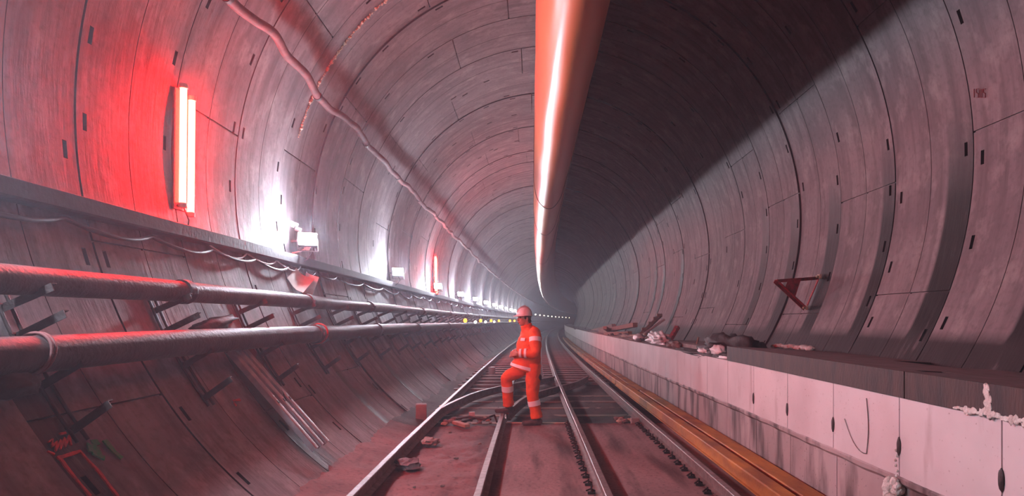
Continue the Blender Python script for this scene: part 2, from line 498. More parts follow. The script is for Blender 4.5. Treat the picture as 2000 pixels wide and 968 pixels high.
# dark precast slabs along the walkway
def walk_slab(d0, d1, holes, label):
    root = empty('walkway_slab', W(BX, d0, 1.05), label, 'slab', 'dark slabs along the walkway')
    xs = [BX - .02, 2.75, 2.95, 3.15, 3.35, 3.55, 3.75, 3.93]
    ds = sorted(set([round(q, 3) for q in frange(d0, d1, .25)] + [h for hh in holes for h in hh[:2]]))
    top = lambda x: 1.235 - .075 * (x - BX) / 1.4
    mb = MB()
    lev = {}
    for i in range(len(ds) - 1):
        for k in range(len(xs) - 1):
            L = 0
            for h0, h1, k0, k1 in holes:
                if h0 - 1e-6 <= ds[i] < h1 - 1e-6 and k0 <= k < k1: L = .09
            lev[(i, k)] = L
    for (i, k), L in lev.items():
        P = lambda ii, kk, LL: W(xs[kk], ds[ii], top(xs[kk]) - LL)
        mb.add([P(i, k, L), P(i + 1, k, L), P(i + 1, k + 1, L), P(i, k + 1, L)], [(0, 1, 2, 3)], 1)
        for di, dk, e in ((1, 0, ((i + 1, k), (i + 1, k + 1))), (0, 1, ((i, k + 1), (i + 1, k + 1)))):
            L2 = lev.get((i + di, k + dk), L)
            if L2 != L: mb.add([P(*e[0], L), P(*e[1], L), P(*e[1], L2), P(*e[0], L2)], [(0, 1, 2, 3)], 0)
    body = MB(); body.sweep([(BX - .02, 1.052), (BX - .02, 1.235), (BX + .0, 1.232), (BX + .0, 1.052)], frange(d0, d1, .5))
    body.sweep([(BX, 1.052), (BX, 1.12), (3.93, 1.06), (3.93, 1.052)], frange(d0, d1, .5))
    for dd in (d0, d1 - .01): body.sweep([(BX - .02, 1.052), (BX - .02, 1.235), (3.93, 1.15), (3.93, 1.052)], [dd, dd + .01])
    mb.build('slab_top', [M_SLABDARK, M_SLABTOP], root)
    body.build('slab_body', M_SLABDARK, root)
walk_slab(4.52, 8.58, [(5.55, 6.5, 5, 7), (4.6, 4.75, 1, 2)], 'long rust stained dark slab on the walkway ledge, ending at the tarp heap')
walk_slab(.4, 4.51, [(3.4, 4.2, 4, 6)], 'dark stained slab closest to the camera on the walkway ledge, white mortar smears below')
# mortar smears on the near slab and foam on the wall
def lumps(name, pts, mat, label, cat, s=.05, seed=1, group=None):
    mb = MB(); c = Vector((0, 0, 0))
    for i, p in enumerate(pts):
        q = p[1] if isinstance(p, tuple) and isinstance(p[0], Vector) else s
        pp = p[0] if isinstance(p, tuple) and isinstance(p[0], Vector) else p
        mb.blob(pp, (q, q, q), seed + i, .4, 2.4, 2); c += Vector(pp)
    o = mb.build(name, mat, smooth=True, loc=c / len(pts)); return tag(o, label, cat, group)
rr = random.Random(3)
lumps('foam_lump', [(W(BX - .01 + rr.uniform(-.02, .01), 4.66 + rr.uniform(-.07, .07), .36 + rr.uniform(-.1, .1)), rr.uniform(.05, .10)) for _ in range(16)] +
      [(W(BX - .003, 4.64 + rr.uniform(-.012, .012), .5 + k * .035), .022) for k in range(6)], M_FOAMW, 'white foam squeezed out of the wall joint above the rusty beams', 'foam')
lumps('foam_lump', [(W(BX - .0, 4.36 + rr.uniform(-.05, .05), .31 + rr.uniform(-.03, .03)), rr.uniform(.03, .06)) for _ in range(7)], M_FOAMW, 'small white foam crumbs beside the big foam lump on the wall', 'foam')
mb = MB()
rr = random.Random(14)
for k in range(26):
    d_ = 3.15 + k * .033
    mb.blob(W(BX - .0205, d_, 1.058 + rr.uniform(0, .012)), (.003, .05, rr.uniform(.015, .07)), k, .5, 2.5, 2)
for k in range(7): mb.blob(W(BX - .0205, 3.70 + rr.uniform(-.02, .02), 1.08 + k * .022), (.003, .05, .05), k + 30, .5, 2.5, 2)
tag(mb.build('mortar_smear', M_FOAMW, smooth=True, loc=W(BX, 3.5, 1.1)), 'white mortar smeared up the near end of the dark slab', 'mortar')
# curved scrape of cement on the white wall
sc = MB()
pts = [W(BX - .006, 5.05 - .03 * math.sin(t * 3.1), .99 - .42 * t) for t in frange(0, 1, .08)]
pts += [W(BX - .006, 5.05 + .05 * k, .57 - .012 * k + .006 * k * k) for k in range(1, 8)]
sc.tube(pts, .0035, 6)
tag(sc.build('cement_scrape', M_BENCHD, smooth=True, loc=pts[0]), 'thin curved cement scrape shaped like a hook on the white wall', 'scrape')

# ------------------------------------------------------------------ rusty beams at the foot of the wall
def channel(x0, x1, h, d0, d1, label, curve=0):
    root = empty('steel_beam', W(x0, d0, .0), label, 'beam', 'rusty beams along the wall foot')
    t = .012
    web = [(x0, .0), (x0, h - .01), (x0 + .01, h), (x1 - .01, h), (x1, h - .01), (x1, 0), (x1 - t, 0), (x1 - t, h - t), (x0 + t, h - t), (x0 + t, 0)]
    mb = MB(); mb.sweep(web, depths(d0, d1, .4, .02)); mb.build('channel', M_RUST, root)
    lip = MB(); lip.sweep([(x0 - .022, 0), (x0 - .022, .012), (x0 + t, .014), (x0 + t, 0)], depths(d0, d1, .4, .02)); lip.build('bottom_flange', M_RUST, root)
channel(2.07, 2.215, .135, 1.2, 16.2, 'rusty orange steel channel nearest the rails, close length')
channel(2.085, 2.215, .12, 16.4, 60, 'rusty steel channel nearest the rails, far length beyond the break')
channel(2.335, 2.535, .085, 1.2, 14.2, 'rusty brown steel beam tight against the white wall, close length')
channel(2.32, 2.52, .07, 14.4, 60, 'rusty brown steel beam tight against the wall, far length')

# ------------------------------------------------------------------ rails
RT = .13                                  # rail head level
def rail_profile(x, zt=RT, h=.14):
    w, f = .032, .06
    zb = zt - h
    return [(x - f, zb), (x - f, zb + .012), (x - .011, zb + .03), (x - .009, zt - .04), (x - w, zt - .032), (x - w, zt - .006), (x - w + .006, zt),
            (x + w - .006, zt), (x + w, zt - .006), (x + w, zt - .032), (x + .009, zt - .04), (x + .011, zb + .03), (x + f, zb + .012), (x + f, zb)]
def split_mats(mb, n, nseg):
    # head faces (profile edges 5..7) get the worn steel
    for i in range(nseg):
        for k in (5, 6, 7): mb.m[i * n + k] = 1
def clip_mesh(root, x, d, side, rnd):
    mb = MB()
    c = W(x + side * .105, d, .012)
    mb.box(c, (.07, .045, .022), bev=.004)
    mb.tube([c + Vector((0, 0, 0)), c + Vector((0, 0, .045 + rnd.uniform(0, .03)))], .009, 6)
    a = rnd.uniform(-.5, .5)
    mb.tube([c + Vector((-.05, -.02 + a * .03, .018)), c + Vector((-.01, 0, .034)), c + Vector((.035, .02, .012))], .008, 6)
    mb.build('clip', M_STEEL, root, smooth='auto')
def rail(x, d0, d1, label, clips=None, side=-1):
    root = empty('track_rail', W(x, d0, 0), label, 'rail', 'running rails')
    mb = MB(); ds = depths(d0, d1, .35, .015)
    pr = rail_profile(x)
    wig = lambda d: rail_profile(x + .008 * noise.noise(Vector((d * .25, x, 0))))
    mb.sweep(pr, ds, fn=wig); split_mats(mb, len(pr), len(ds) - 1)
    mb.build('rail_bar', [M_RAIL, M_RAILTOP], root)
    if clips:
        rnd = random.Random(int(x * 10) + 50)
        for d in clips: clip_mesh(root, x, d, side, rnd)
    return root
rail(-1.48, 1.5, 200, 'long rail beside the left dirt shoulder, running into the distance')
rail(-.42, 1.5, 10.62, 'short rail running up to under the worker\'s raised foot')
rail(-.42, 13.6, 200, 'rail behind the standing worker, left track far part')
ck = [4.55 + .3 * k for k in range(19)]
rail(.676, 1.5, 200, 'rail of the right track beside the worker, row of bent clips on its left edge', ck)
rail(1.73, 1.5, 200, 'rail of the right track closest to the rusty beams, clips along its edge', ck)
def px_plan(px, py, z=RT):
    d = F * (EYE - z) / (py - 620.0)
    for _ in range(4): d = F * (EYE - z + drop(d)) / (py - 620.0)
    return ((px - 1030.0) * d / F - off(d), d)
def smooth_path(pts, n=8):
    out = []
    P = [Vector((*p, 0)) for p in pts]
    for i in range(len(P) - 1):
        p0 = P[max(i - 1, 0)]; p1 = P[i]; p2 = P[i + 1]; p3 = P[min(i + 2, len(P) - 1)]
        for k in range(n):
            t = k / n
            out.append(0.5 * ((2 * p1) + (-p0 + p2) * t + (2 * p0 - 5 * p1 + 4 * p2 - p3) * t * t + (-p0 + 3 * p1 - 3 * p2 + p3) * t * t * t))
    out.append(P[-1]); return [(v.x, v.y) for v in out]
def curved_rail(pts, label, zt=RT - .004):
    path = smooth_path(pts)
    root = empty('crossover_rail', W(path[0][0], path[0][1], 0), label, 'rail', 'crossover rails')
    pr0 = rail_profile(0, zt); n = len(pr0); vs = []; fs = []
    for i, (x, d) in enumerate(path):
        a = Vector(path[max(i - 1, 0)]); b = Vector(path[min(i + 1, len(path) - 1)])
        t = (b - a).normalized(); nx = Vector((t.y, -t.x))
        for (px, z) in pr0: vs.append(W(x + nx.x * px, d + nx.y * px, z))
    for i in range(len(path) - 1):
        for k in range(n): fs.append((i * n + k, (i + 1) * n + k, (i + 1) * n + (k + 1) % n, i * n + (k + 1) % n))
    mb = MB(); mb.add(vs, fs + [list(range(n)), [(len(path) - 1) * n + k for k in range(n)][::-1]])
    split_mats(mb, n, len(path) - 1)
    mb.build('rail_bar', [M_RAIL, M_RAILTOP], root)
curved_rail([px_plan(*p) for p in ((852, 800), (885, 783), (935, 763), (1000, 748), (1050, 740), (1082, 734))], 'curved crossover rail leaving the left rail and passing behind the worker')
curved_rail([px_plan(*p) for p in ((990, 803), (1003, 790), (1022, 776), (1050, 764), (1090, 753), (1125, 744), (1148, 733))], 'curved crossover rail sweeping from the worker\'s feet to the right track')

# sleepers
def sleeper_proto(x0, x1, d, label, group, th=.11):
    root_loc = W((x0 + x1) / 2, d, -.075)
    mb = MB(); mb.box(root_loc + Vector((0, 0, .0)), (x1 - x0, .24, th), bev=.015)
    return tag(mb.build('track_sleeper', M_SLEEPER, loc=root_loc), label, 'sleeper', group)
sp = sleeper_proto(.35, 2.02, 17.2, 'dusty sleeper of the right track beyond the crossover', 'right track sleepers')
sp['label'] = 'dusty sleeper in the right track beyond the crossover rails'
for k in range(1, 62):
    d = 17.2 + k * .82
    o = sp.copy(); C.objects.link(o); o.location = W(1.185, d, -.075)
sl = sleeper_proto(-1.8, -.1, 15.6, 'dusty sleeper of the left track behind the worker', 'left track sleepers')
for k in range(1, 45):
    d = 15.6 + k * .95
    o = sl.copy(); C.objects.link(o); o.location = W(-.95, d, -.075)
# long switch timbers in the crossover
def timber(x0, d0, x1, d1, w, h, z, label, mat=M_WOOD, name='switch_timber', group=None):
    mb = MB(); mb.beam(W(x0, d0, z), W(x1, d1, z), w, h, bev=.01)
    return tag(mb.build(name, mat, loc=W((x0 + x1) / 2, (d0 + d1) / 2, z)), label, 'timber', group)
timber(-1.9, 10.75, -.15, 10.75, .2, .1, -.130, 'dark switch timber under the debris left of the worker')
timber(-1.95, 11.6, 2.0, 11.6, .2, .1, -.130, 'dark switch timber just behind the worker\'s feet')
timber(-1.9, 12.6, 2.0, 12.6, .2, .1, -.130, 'dark switch timber behind the worker, below the upper crossover rail')
timber(-1.9, 13.6, 2.0, 13.6, .2, .1, -.130, 'dark switch timber where the crossover passes between the tracks')
timber(-1.9, 14.6, 2.0, 14.6, .2, .1, -.130, 'dark switch timber before the first sleepers')
timber(-.36, SLAB_END + .04, .60, SLAB_END + .02, .06, .035, .0, 'thin board along the slab edge beneath the worker\'s rear boot', M_WOODL, 'timber_board')

# ------------------------------------------------------------------ pipes on the left wall
def pipe(xc, zc, r, mat, label, coups, name='service_pipe', sag=.012, d0=-7.5, d1=240, per=1.7):
    root = empty(name, W(xc, 3, zc), label, 'pipe', 'pipes along the left wall')
    ds = depths(d0, 30, .3, 0) + depths(30.5, d1, .6, .02)
    mb = MB(); mb.tube([W(xc + .01 * noise.noise(Vector((d * .3, 0, xc))), d, zc - sag * noise.noise(Vector((d * .35, 2, zc)))) for d in ds], r, 18)
    mb.build('pipe_run', mat, root, smooth=True)
    for d in coups:
        c = MB(); zz = zc - sag * noise.noise(Vector((d * .35, 2, zc)))
        c.tube([W(xc, d - .055, zz), W(xc, d - .05, zz), W(xc, d + .05, zz), W(xc, d + .055, zz)], [r + .002, r + .018, r + .018, r + .002], 18)
        for s in (-1, 1):
            c.beam(W(xc + s * (r + .02), d - .03, zz), W(xc + s * (r + .02), d + .03, zz), .03, .05, bev=.006)
        c.build('coupling', M_STEEL, root, smooth='auto')
    return root
pipe(-3.14, EYE + .232, .094, M_PIPE, 'upper grey service pipe on the wall brackets', [6.05, 9.4, 13, 19, 25, 31, 37])
pipe(-2.90, EYE - .215, .112, M_PIPE2, 'thicker dark lower pipe on the wall brackets', [9.0, 12.6, 16.8, 22.8, 28.8, 34.8])

# strap on the lower pipe and rag hanging
def strap(xc, zc, d, r, mat, label, cat='strap'):
    mb = MB(); pts = []
    for k in range(0, 25):
        a = 2 * math.pi * k / 24
        pts.append(W(xc, d + .04 * math.sin(a), zc) + Vector((math.cos(a) * r, 0, math.sin(a) * r)))
    mb.tube(pts, .011, 7, cap=False)
    mb.tube([p + Vector((0, .03, 0)) for p in pts], .009, 7, cap=False)
    return tag(mb.build('pipe_strap', mat, smooth=True, loc=W(xc, d, zc + r)), label, cat)
strap(-2.90, EYE - .212, 3.88, .122, M_HOSE, 'pale red rope strap tied round the lower pipe at the near end')
strap(-2.90, EYE - .212, 9.12, .135, M_REDPAINT, 'red strap round the lower pipe at the coupling')
mb = MB(); mb.blob(W(-2.86, 3.72, EYE - .37), (.16, .3, .14), 4, .5, 2, 3)
tag(mb.build('hanging_rag', M_TARP, smooth=True, loc=W(-2.86, 3.75, EYE - .35)), 'ragged black cloth hanging under the lower pipe by the rope strap', 'rag')
mb = MB(); mb.blob(W(-3.0, 6.35, EYE - .06), (.2, .75, .12), 9, .45, 2.2, 3, M=Matrix.Rotation(.15, 3, 'X'))
tag(mb.build('cloth_bundle', M_TARP, smooth=True, loc=W(-3.0, 6.35, EYE - .06)), 'crumpled dark cloth lying on the lower pipe below the red lamp', 'cloth')

# wall brackets
def bracket(d, label):
    def wp(z, r=0):
        dz = z - TZ
        a = 180 - math.degrees(math.asin(dz / TR))
        return wall_pt(a, d, r), a
    root = empty('pipe_bracket', wp(1.0)[0], label, 'bracket', 'pipe brackets on the left wall')
    for dd in (-.05, .05):
        mb = MB(); pts = [wall_pt(a, d + dd, .018) for a in frange(199, 217, 3)]
        mb.tube(pts, .012, 6); mb.build('rail_strut', M_STEEL, root, smooth=True)
    for z in (EYE + .075, EYE - .11, EYE - .415, EYE - .70):
        p, a = wp(z)
        q = wall_pt(a, d, .36 if z > 1.3 else .31)
        mb = MB(); mb.angle_iron(p, q, .05, .008)
        mb.tube([wall_pt(a, d, .02) + Vector((0, -.06, 0)), wall_pt(a, d, .02) + Vector((0, .06, 0))], .012, 6)
        mb.build('arm', M_STEEL, root)
    return root
names = ['pipe bracket closest to the camera, its lowest arm bare and catching light', 'pipe bracket below the crumpled cloth on the pipe',
         'pipe bracket just before the three leaning metal channels', 'pipe bracket behind the top of the leaning metal channels',
         'pipe bracket under the near white floodlight', 'pipe bracket just beyond the near white floodlight']
for k in range(0, 24):
    d = 4.2 + k * 1.7
    bracket(d, names[k] if k < len(names) else 'dark pipe bracket on the left wall in the row beyond the near floodlight')

# cable tray
def tray():
    root = empty('cable_tray', W(-3.5, 3, EYE + .8), 'long dusty cable tray along the left wall under the lamps', 'tray')
    mb = MB()
    a0 = 180 + math.degrees(math.asin((TZ - (EYE + .80)) / TR)); 
    def pr(d):
        x0 = TX - math.sqrt(TR ** 2 - (TZ - EYE - .87) ** 2)
        xo = x0 + .13
        return [(x0 - .02, EYE + .95), (xo, EYE + .935), (xo + .008, EYE + .93), (xo + .008, EYE + .815), (xo - .004, EYE + .80), (x0 - .06, EYE + .785)]
    mb.sweep(pr(0), depths(-7.5, 240, .5, .03), fn=pr); mb.build('tray_body', M_TRAY, root)
tray()
# cable swagging below the tray
def cable(pts, r, label, mat=M_CABLE, name='slack_cable'):
    mb = MB(); mb.tube(pts, r, 8)
    return tag(mb.build(name, mat, smooth=True, loc=pts[0]), label, 'cable')
def swag(d0, d1, n, zb, amp, seed=0, x=None):
    pts = []
    for i in range(n):
        da = d0 + (d1 - d0) * i / n; db = d0 + (d1 - d0) * (i + 1) / n
        k1 = 10
        am = amp * (0.6 + .8 * abs(noise.noise(Vector((i * 1.7 + .3, seed, 0)))))
        for k in range(k1 + (i == n - 1)):
            t = k / k1; z = zb - am * 4 * t * (1 - t)
            dz = z - TZ; a = 180 - math.degrees(math.asin(dz / TR))
            pts.append(wall_pt(a, da + (db - da) * t, .05 + .03 * math.sin(t * 3.1)))
    return pts
cable(swag(-2, 12, 12, EYE + .74, .13, 1), .019, 'black cable sagging in loops below the tray near the camera')
cable(swag(12.05, 60, 26, EYE + .73, .16, 4), .018, 'black cable sagging below the tray, far stretch')
cable(swag(7.3, 10.2, 3, EYE + .79, .16, 7), .009, 'thin pale wire looping to the near floodlight', M_WHITE)

# hose high on the left wall
def hose():
    pts = []
    a0 = math.degrees(math.atan2(3.40 - 1.68, -3.27 - .45))
    d = -3.0
    while d < 200:
        k = 1.0 if d < 13 else .6
        wob = 1.1 * noise.noise(Vector((d * .55, 3, 1))) * k + .5 * noise.noise(Vector((d * 1.6, 7, 1))) * k
        pts.append(wall_pt(a0 + wob * 1.9, d, .21 + .05 * noise.noise(Vector((d * .9, 5, 2)))))
        d += .12 if d < 30 else .8
    mb = MB(); mb.tube(pts, .055, 10)
    root = empty('air_hose', pts[0], 'wavy pinkish hose clipped high along the left wall', 'hose')
    mb.build('hose_run', M_HOSE, root, smooth=True)
    for i in range(10, len(pts), 24):
        if pts[i].y > 40: break
        c = MB(); c.tube([pts[i] - Vector((0, .03, 0)), pts[i] + Vector((0, .03, 0))], .064, 10); c.build('hose_clamp', M_STEEL, root, smooth='auto')
hose()

# foam squeezed from a ring joint
pts = []
rr = random.Random(5)
for k in range(170):
    a = 128 + 37 * k / 170.0
    pts.append((wall_pt(a + rr.uniform(-.15, .15), 10.1 + rr.uniform(-.018, .018), .008), rr.uniform(.012, .034) if rr.random() < .88 else .05))
lumps('joint_foam', pts, M_FOAM, 'crumbly yellowish foam bead in a ring joint above the near floodlight', 'foam')

# ------------------------------------------------------------------ the ventilation duct
def duct():
    root = empty('ventilation_duct', W(.6, 2, EYE + 2.3), 'huge glossy yellowish fabric air duct hanging from the tunnel crown', 'duct')
    def prof(d):
        k = 0.0
        s = noise.noise(Vector((d * .18, 1, 4))) * (.0 if d < 14 else .07) + noise.noise(Vector((d * .5, 8, 4))) * .012
        zb = EYE + 2.30 + s
        out = []
        # left flank, bottom curve, right flank; widening upward
        L = [(.14, 5.66), (.13, 5.0), (.10, 4.2), (.085, 3.6), (.08, 3.1), (.085, 2.8), (.11, 2.6), (.17, 2.44), (.25, 2.345), (.34, 2.30),
             (.44, 2.31), (.52, 2.37), (.60, 2.48), (.66, 2.62), (.73, 2.85), (.84, 3.25), (.97, 3.8), (1.12, 4.4), (1.25, 5.0), (1.36, 5.55)]
        for i, (x, z) in enumerate(L):
            w = .012 * noise.noise(Vector((d * .8, i * .45, 3)))
            zz = z if z > 4 else z + s * (4 - z) / 1.7
            out.append((x + w, EYE + zz))
        return out
    mb = MB(); ds = depths(-7.5, 40, .22, 0) + depths(40.5, 250, 1.0, .01)
    P0 = prof(0); n = len(P0)
    def P(d):
        p = [Vector((x, z, 0)) for x, z in prof(d)]
        out = []
        for i in range(len(p) - 1):
            p0 = p[max(i - 1, 0)]; p1 = p[i]; p2 = p[i + 1]; p3 = p[min(i + 2, len(p) - 1)]
            for k in range(2):
                t = k / 2
                v = .5 * ((2 * p1) + (-p0 + p2) * t + (2 * p0 - 5 * p1 + 4 * p2 - p3) * t * t + (-p0 + 3 * p1 - 3 * p2 + p3) * t ** 3)
                out.append((v.x, v.y))
        out.append((p[-1].x, p[-1].y)); return out
    mb.sweep(P(0), ds, fn=P); mb.build('duct_skin', M_DUCT, root, smooth='auto')
    for d in (13.4, 17.6, 27):
        c = MB(); pr = [(x + (x - .45) * .012, z - .006) for x, z in P(d)]
        c.tube([W(x, d + .5 * math.exp(-((x - .5) / .45) ** 2), z) for i, (x, z) in enumerate(pr)], .007, 6); c.build('seam_band', M_SEAM, root, smooth=True)
duct()

# ------------------------------------------------------------------ lamps
def lamp_frame(d, z, r=.2):
    dz = z - TZ; a = 180 - math.degrees(math.asin(dz / TR))
    return wall_pt(a, d, r), a
def floodlight(d, label, mat, detail=True, aim=(.40, -.84, .36)):
    c, a = lamp_frame(d, EYE + 1.17, .27)
    nrm = Vector(aim).normalized()
    side = nrm.cross(Vector((0, 0, 1))).normalized(); up = side.cross(nrm).normalized()
    M = Matrix((side, -nrm, up)).transposed()
    root = empty('floodlight', c, label, 'floodlight', 'white floodlights above the cable tray')
    h = MB(); h.box(c + M @ Vector((0, .045, 0)), (.29, .075, .22), M, bev=.015)
    for s in (-1, 1): h.beam(c + M @ Vector((s * .15, .01, 0)), c + M @ Vector((s * .15, .01, -.2)), .012, .03)
    h.beam(c + M @ Vector((-.15, .01, -.2)), c + M @ Vector((.15, .01, -.2)), .03, .012)
    wp_ = wall_pt(a, d + .05, .0); h.beam(c + M @ Vector((0, .06, 0)), wp_, .04, .03)
    h.build('housing', M_HOUSING, root)
    l = MB(); l.box(c + M @ Vector((0, -.002, 0)), (.26, .012, .19), M, bev=.004); l.build('lens', mat, root)
    if detail:
        b = MB()
        for k in range(6): b.box(c + M @ Vector((-.12 + k * .048, .1, 0)), (.008, .04, .2), M)
        b.build('cooling_fins', M_HOUSING, root)
        k = MB(); k.tube([c + Vector((0, .02, -.1)), c + Vector((.03, .1, -.2)), c + Vector((-.04, .12, -.3)), c + Vector((-.12, .05, -.36))], .009, 7); k.build('flex', M_CABLE, root, smooth=True)
    return root
fl = ['near bright floodlight above the white board and loose junction box', 'second bright floodlight, halfway between the near one and the small red lamp',
      'floodlight just below the small red lamp', 'fourth floodlight, first one beyond the small red lamp', 'fifth floodlight, second one beyond the small red lamp', 'sixth floodlight, third one beyond the small red lamp']
ld = [-3.7, 3.45, 10.06] + [q for k, q in enumerate(16.8 + 6.9 * k for k in range(0, 35)) if q < 95 or k % 2 == 0]
for i, d in enumerate(ld):
    lab = ('white floodlight on the left wall beside the camera, outside the frame' if i < 2 else fl[i - 2] if i - 2 < len(fl) else 'small distant white floodlight in the far chain of lights round the bend')
    floodlight(d, lab, M_FLOOD if d < 50 else M_FLOODFAR if d < 110 else M_FLOODEND, d < 30, (.93, -.10, -.20) if d == 3.45 else (.40, -.84, .36))

def red_lamp(d, label, zc=EYE + 1.71, L=1.26):
    c, a = lamp_frame(d, zc, .12)
    root = empty('red_lamp', c, label, 'lamp', 'red tube lamps on the left wall')
    t = Vector((math.sin(R(a)), 0, -math.cos(R(a)))) * -1
    if t.z < 0: t = -t
    n = Vector((-math.cos(R(a)), 0, -math.sin(R(a))))
    Y = Vector((0, 1, 0))
    b = MB(); M = Matrix((n, Y, t)).transposed()
    b.box(c - n * .055, (.03, .34, L + .06), M, bev=.01); b.build('back_plate', M_HOUSING, root)
    for s in (-1, 1):
        p = c + Y * (.085 * s) + n * .0 + t * (-.035 * s)
        q = MB(); q.tube([p - t * (L / 2), p + t * (L / 2)], .034, 14)
        tb = q.build('tube', M_RED, root, smooth='auto')
        for u in (-1, 1):
            e = MB(); e.tube([p + t * u * (L / 2), p + t * u * (L / 2 + .045)], .042, 14); e.build('end_cap', M_WHITE, tb, smooth='auto')
    k = MB(); k.tube([c - t * (L / 2) + n * -.03, c - t * (L / 2 + .12) + Y * .05, c - t * (L / 2 + .22) + Y * .12 - n * .05, c - t * (L / 2 + .2) + Y * .2 - n * .04, c - t * (L / 2 + .3) + Y * .24 - n * .05], .008, 7)
    k.build('flex', M_CABLE, root, smooth=True)
red_lamp(6.88, 'tall glowing red twin tube lamp on the left wall, close to the camera', EYE + 1.72, 1.17)
red_lamp(24.4, 'small red tube lamp far along the left wall above a floodlight', EYE + 1.64)

for i, d in enumerate((26.8, 33.8, 40.7, 47.5, 61, 68)):
    c = W(-2.72, d, EYE - .02); mb = MB(); mb.blob(c, (.15 + .05 * (i > 3), .1, .17 + .05 * (i > 3)), 2, .03, 1, 2)
    root = empty('amber_lamp', c, ['round amber lamp nearest the camera, between the pipes', 'second round amber lamp between the pipes', 'third round amber lamp between the pipes',
                                   'fourth round amber lamp, just left of the worker', 'fifth tiny amber lamp beside the worker\'s helmet', 'sixth tiny amber lamp beside the worker\'s face'][i], 'lamp', 'amber lamps between the pipes')
    mb.build('lens', M_AMBER, root, smooth=True)
    b = MB(); b.box(c + Vector((-.06, .1, 0)), (.14, .12, .14), bev=.01); b.beam(c + Vector((-.05, .1, 0)), c + Vector((-.4, .1, -.02)), .03, .03); b.build('holder', M_STEEL, root)
for i, d in enumerate((31.3, 37.0, 43.5)):  # reflector discs between the pipes, given a glow of their own
    c = W(-2.74, d, EYE - .09); mb = MB(); mb.blob(c, (.15, .1, .15), 2, .05, 1, 2)
    root = empty('white_reflector', c, ['small white reflector between the first and second amber lamps', 'small white reflector between the second and third amber lamps', 'small white reflector between the third and fourth amber lamps'][i], 'lamp', 'small white reflectors between the pipes')
    mb.build('lens', M_SMALLW, root, smooth=True)
    b = MB(); b.beam(c + Vector((-.03, .08, 0)), c + Vector((-.38, .08, -.02)), .04, .04); b.build('holder', M_STEEL, root)

# board and loose box by the near floodlight
def board(name, c, sx, sz, rot, mat, label, cat, bend=.04):
    mb = MB(); n = 6; vs = []; fs = []
    M = Matrix.Rotation(R(rot[2]), 3, 'Z') @ Matrix.Rotation(R(rot[1]), 3, 'Y') @ Matrix.Rotation(R(rot[0]), 3, 'X')
    for s in (0, 1):
        for i in range(n + 1):
            for k in range(n + 1):
                u = i / n - .5; v = k / n - .5
                vs.append(Vector(c) + M @ Vector((u * sx, bend * math.cos(u * 4 + v) + s * .006, v * sz)))
    q = (n + 1) ** 2
    for s in (0, 1):
        for i in range(n):
            for k in range(n):
                a = s * q + i * (n + 1) + k; fs.append((a, a + 1, a + n + 2, a + n + 1))
    for i in range(n):
        for (a, b) in ((i, i + 1), (n * (n + 1) + i, n * (n + 1) + i + 1), (i * (n + 1), (i + 1) * (n + 1)), (i * (n + 1) + n, (i + 1) * (n + 1) + n)):
            fs.append((a, b, b + q, a + q))
    mb.add(vs, fs); return tag(mb.build(name, mat, smooth='auto', loc=c), label, cat)
cb = lambda px, py, d: Vector(((px - 1030) * d / F, d, EYE - (py - 620) * d / F))
board('paper_board', cb(586, 546, 9.75), .30, .36, (-48, 38, 20), M_PAPER, 'bent greyish board jammed between the tray and upper pipe under the near floodlight', 'board')
board('white_sheet', cb(604, 556, 9.95), .22, .34, (0, 20, 60), M_WHITE, 'crumpled white sheet behind the bent board, under the near floodlight', 'sheet')
mb = MB(); c0 = cb(570, 437, 10.25); mb.box(c0, (.09, .08, .09), Matrix.Rotation(.4, 3, 'Y'), bev=.01)
mb.tube([c0 + Vector((.04, 0, 0)), c0 + Vector((.09, 0, -.02))], .03, 10); mb.tube([c0 + Vector((.06, 0, -.07)), c0 + Vector((.14, 0, -.1))], .035, 10)
tag(mb.build('junction_box', M_WHITE, smooth='auto', loc=c0), 'small pale junction box fixed just above the near floodlight', 'box')
c0 = cb(600, 484, 10.1); mb = MB(); mb.blob(c0, (.10, .07, .07), 3, .4); mb.tube([c0, c0 + Vector((-.1, 0, -.05)), c0 + Vector((-.2, 0, -.07)), c0 + Vector((-.3, .02, -.08))], .012, 7)
tag(mb.build('plug_connector', M_WHITE, smooth='auto', loc=c0), 'loose white plug connector beside the near floodlight', 'plug')

# ------------------------------------------------------------------ leaning metal channels
def lean_channel(d_top, d_bot, label, lift=.03):
    a_t, a_b = 210.3, 229.0
    p0 = wall_pt(a_t, d_top, .09); p1 = wall_pt(a_b, d_bot, .09)
    t = (p1 - p0).normalized(); Y = Vector((0, 1, 0)); n = t.cross(Y).normalized()
    mid = wall_pt((a_t + a_b) / 2, (d_top + d_bot) / 2, .5) - (p0 + p1) / 2
    if n.dot(mid) < 0: n = -n
    Y2 = n.cross(t).normalized()
    prof = [(-.06, -.02), (-.045, .028), (-.02, .034), (.02, .034), (.045, .028), (.06, -.02), (.053, -.02), (.04, .022), (-.04, .022), (-.053, -.02)]
    mb = MB(); m = len(prof); vs = []
    for p in (p0, p1): vs += [p + Y2 * u + n * v for u, v in prof]
    mb.add(vs, [(k, (k + 1) % m, m + (k + 1) % m, m + k) for k in range(m)] + [list(range(m)), [m + k for k in range(m)][::-1]])
    root = empty('metal_channel', p0, label, 'channel', 'metal channels leaning on the left wall')
    mb.build('channel_body', M_GALV, root)
    s = MB(); s.beam((p0 + p1) / 2 + n * .036 + t * .02, (p0 + p1) / 2 + n * .036 + t * .06, .03, .008); s.build('clip', M_STEEL, root)
lean_channel(6.72, 6.80, 'grey metal channel leaning on the left wall, the one nearest the camera of three')
lean_channel(6.87, 6.98, 'grey metal channel leaning on the left wall, the middle one of three')
lean_channel(7.02, 7.16, 'grey metal channel leaning on the left wall, the farthest of three')
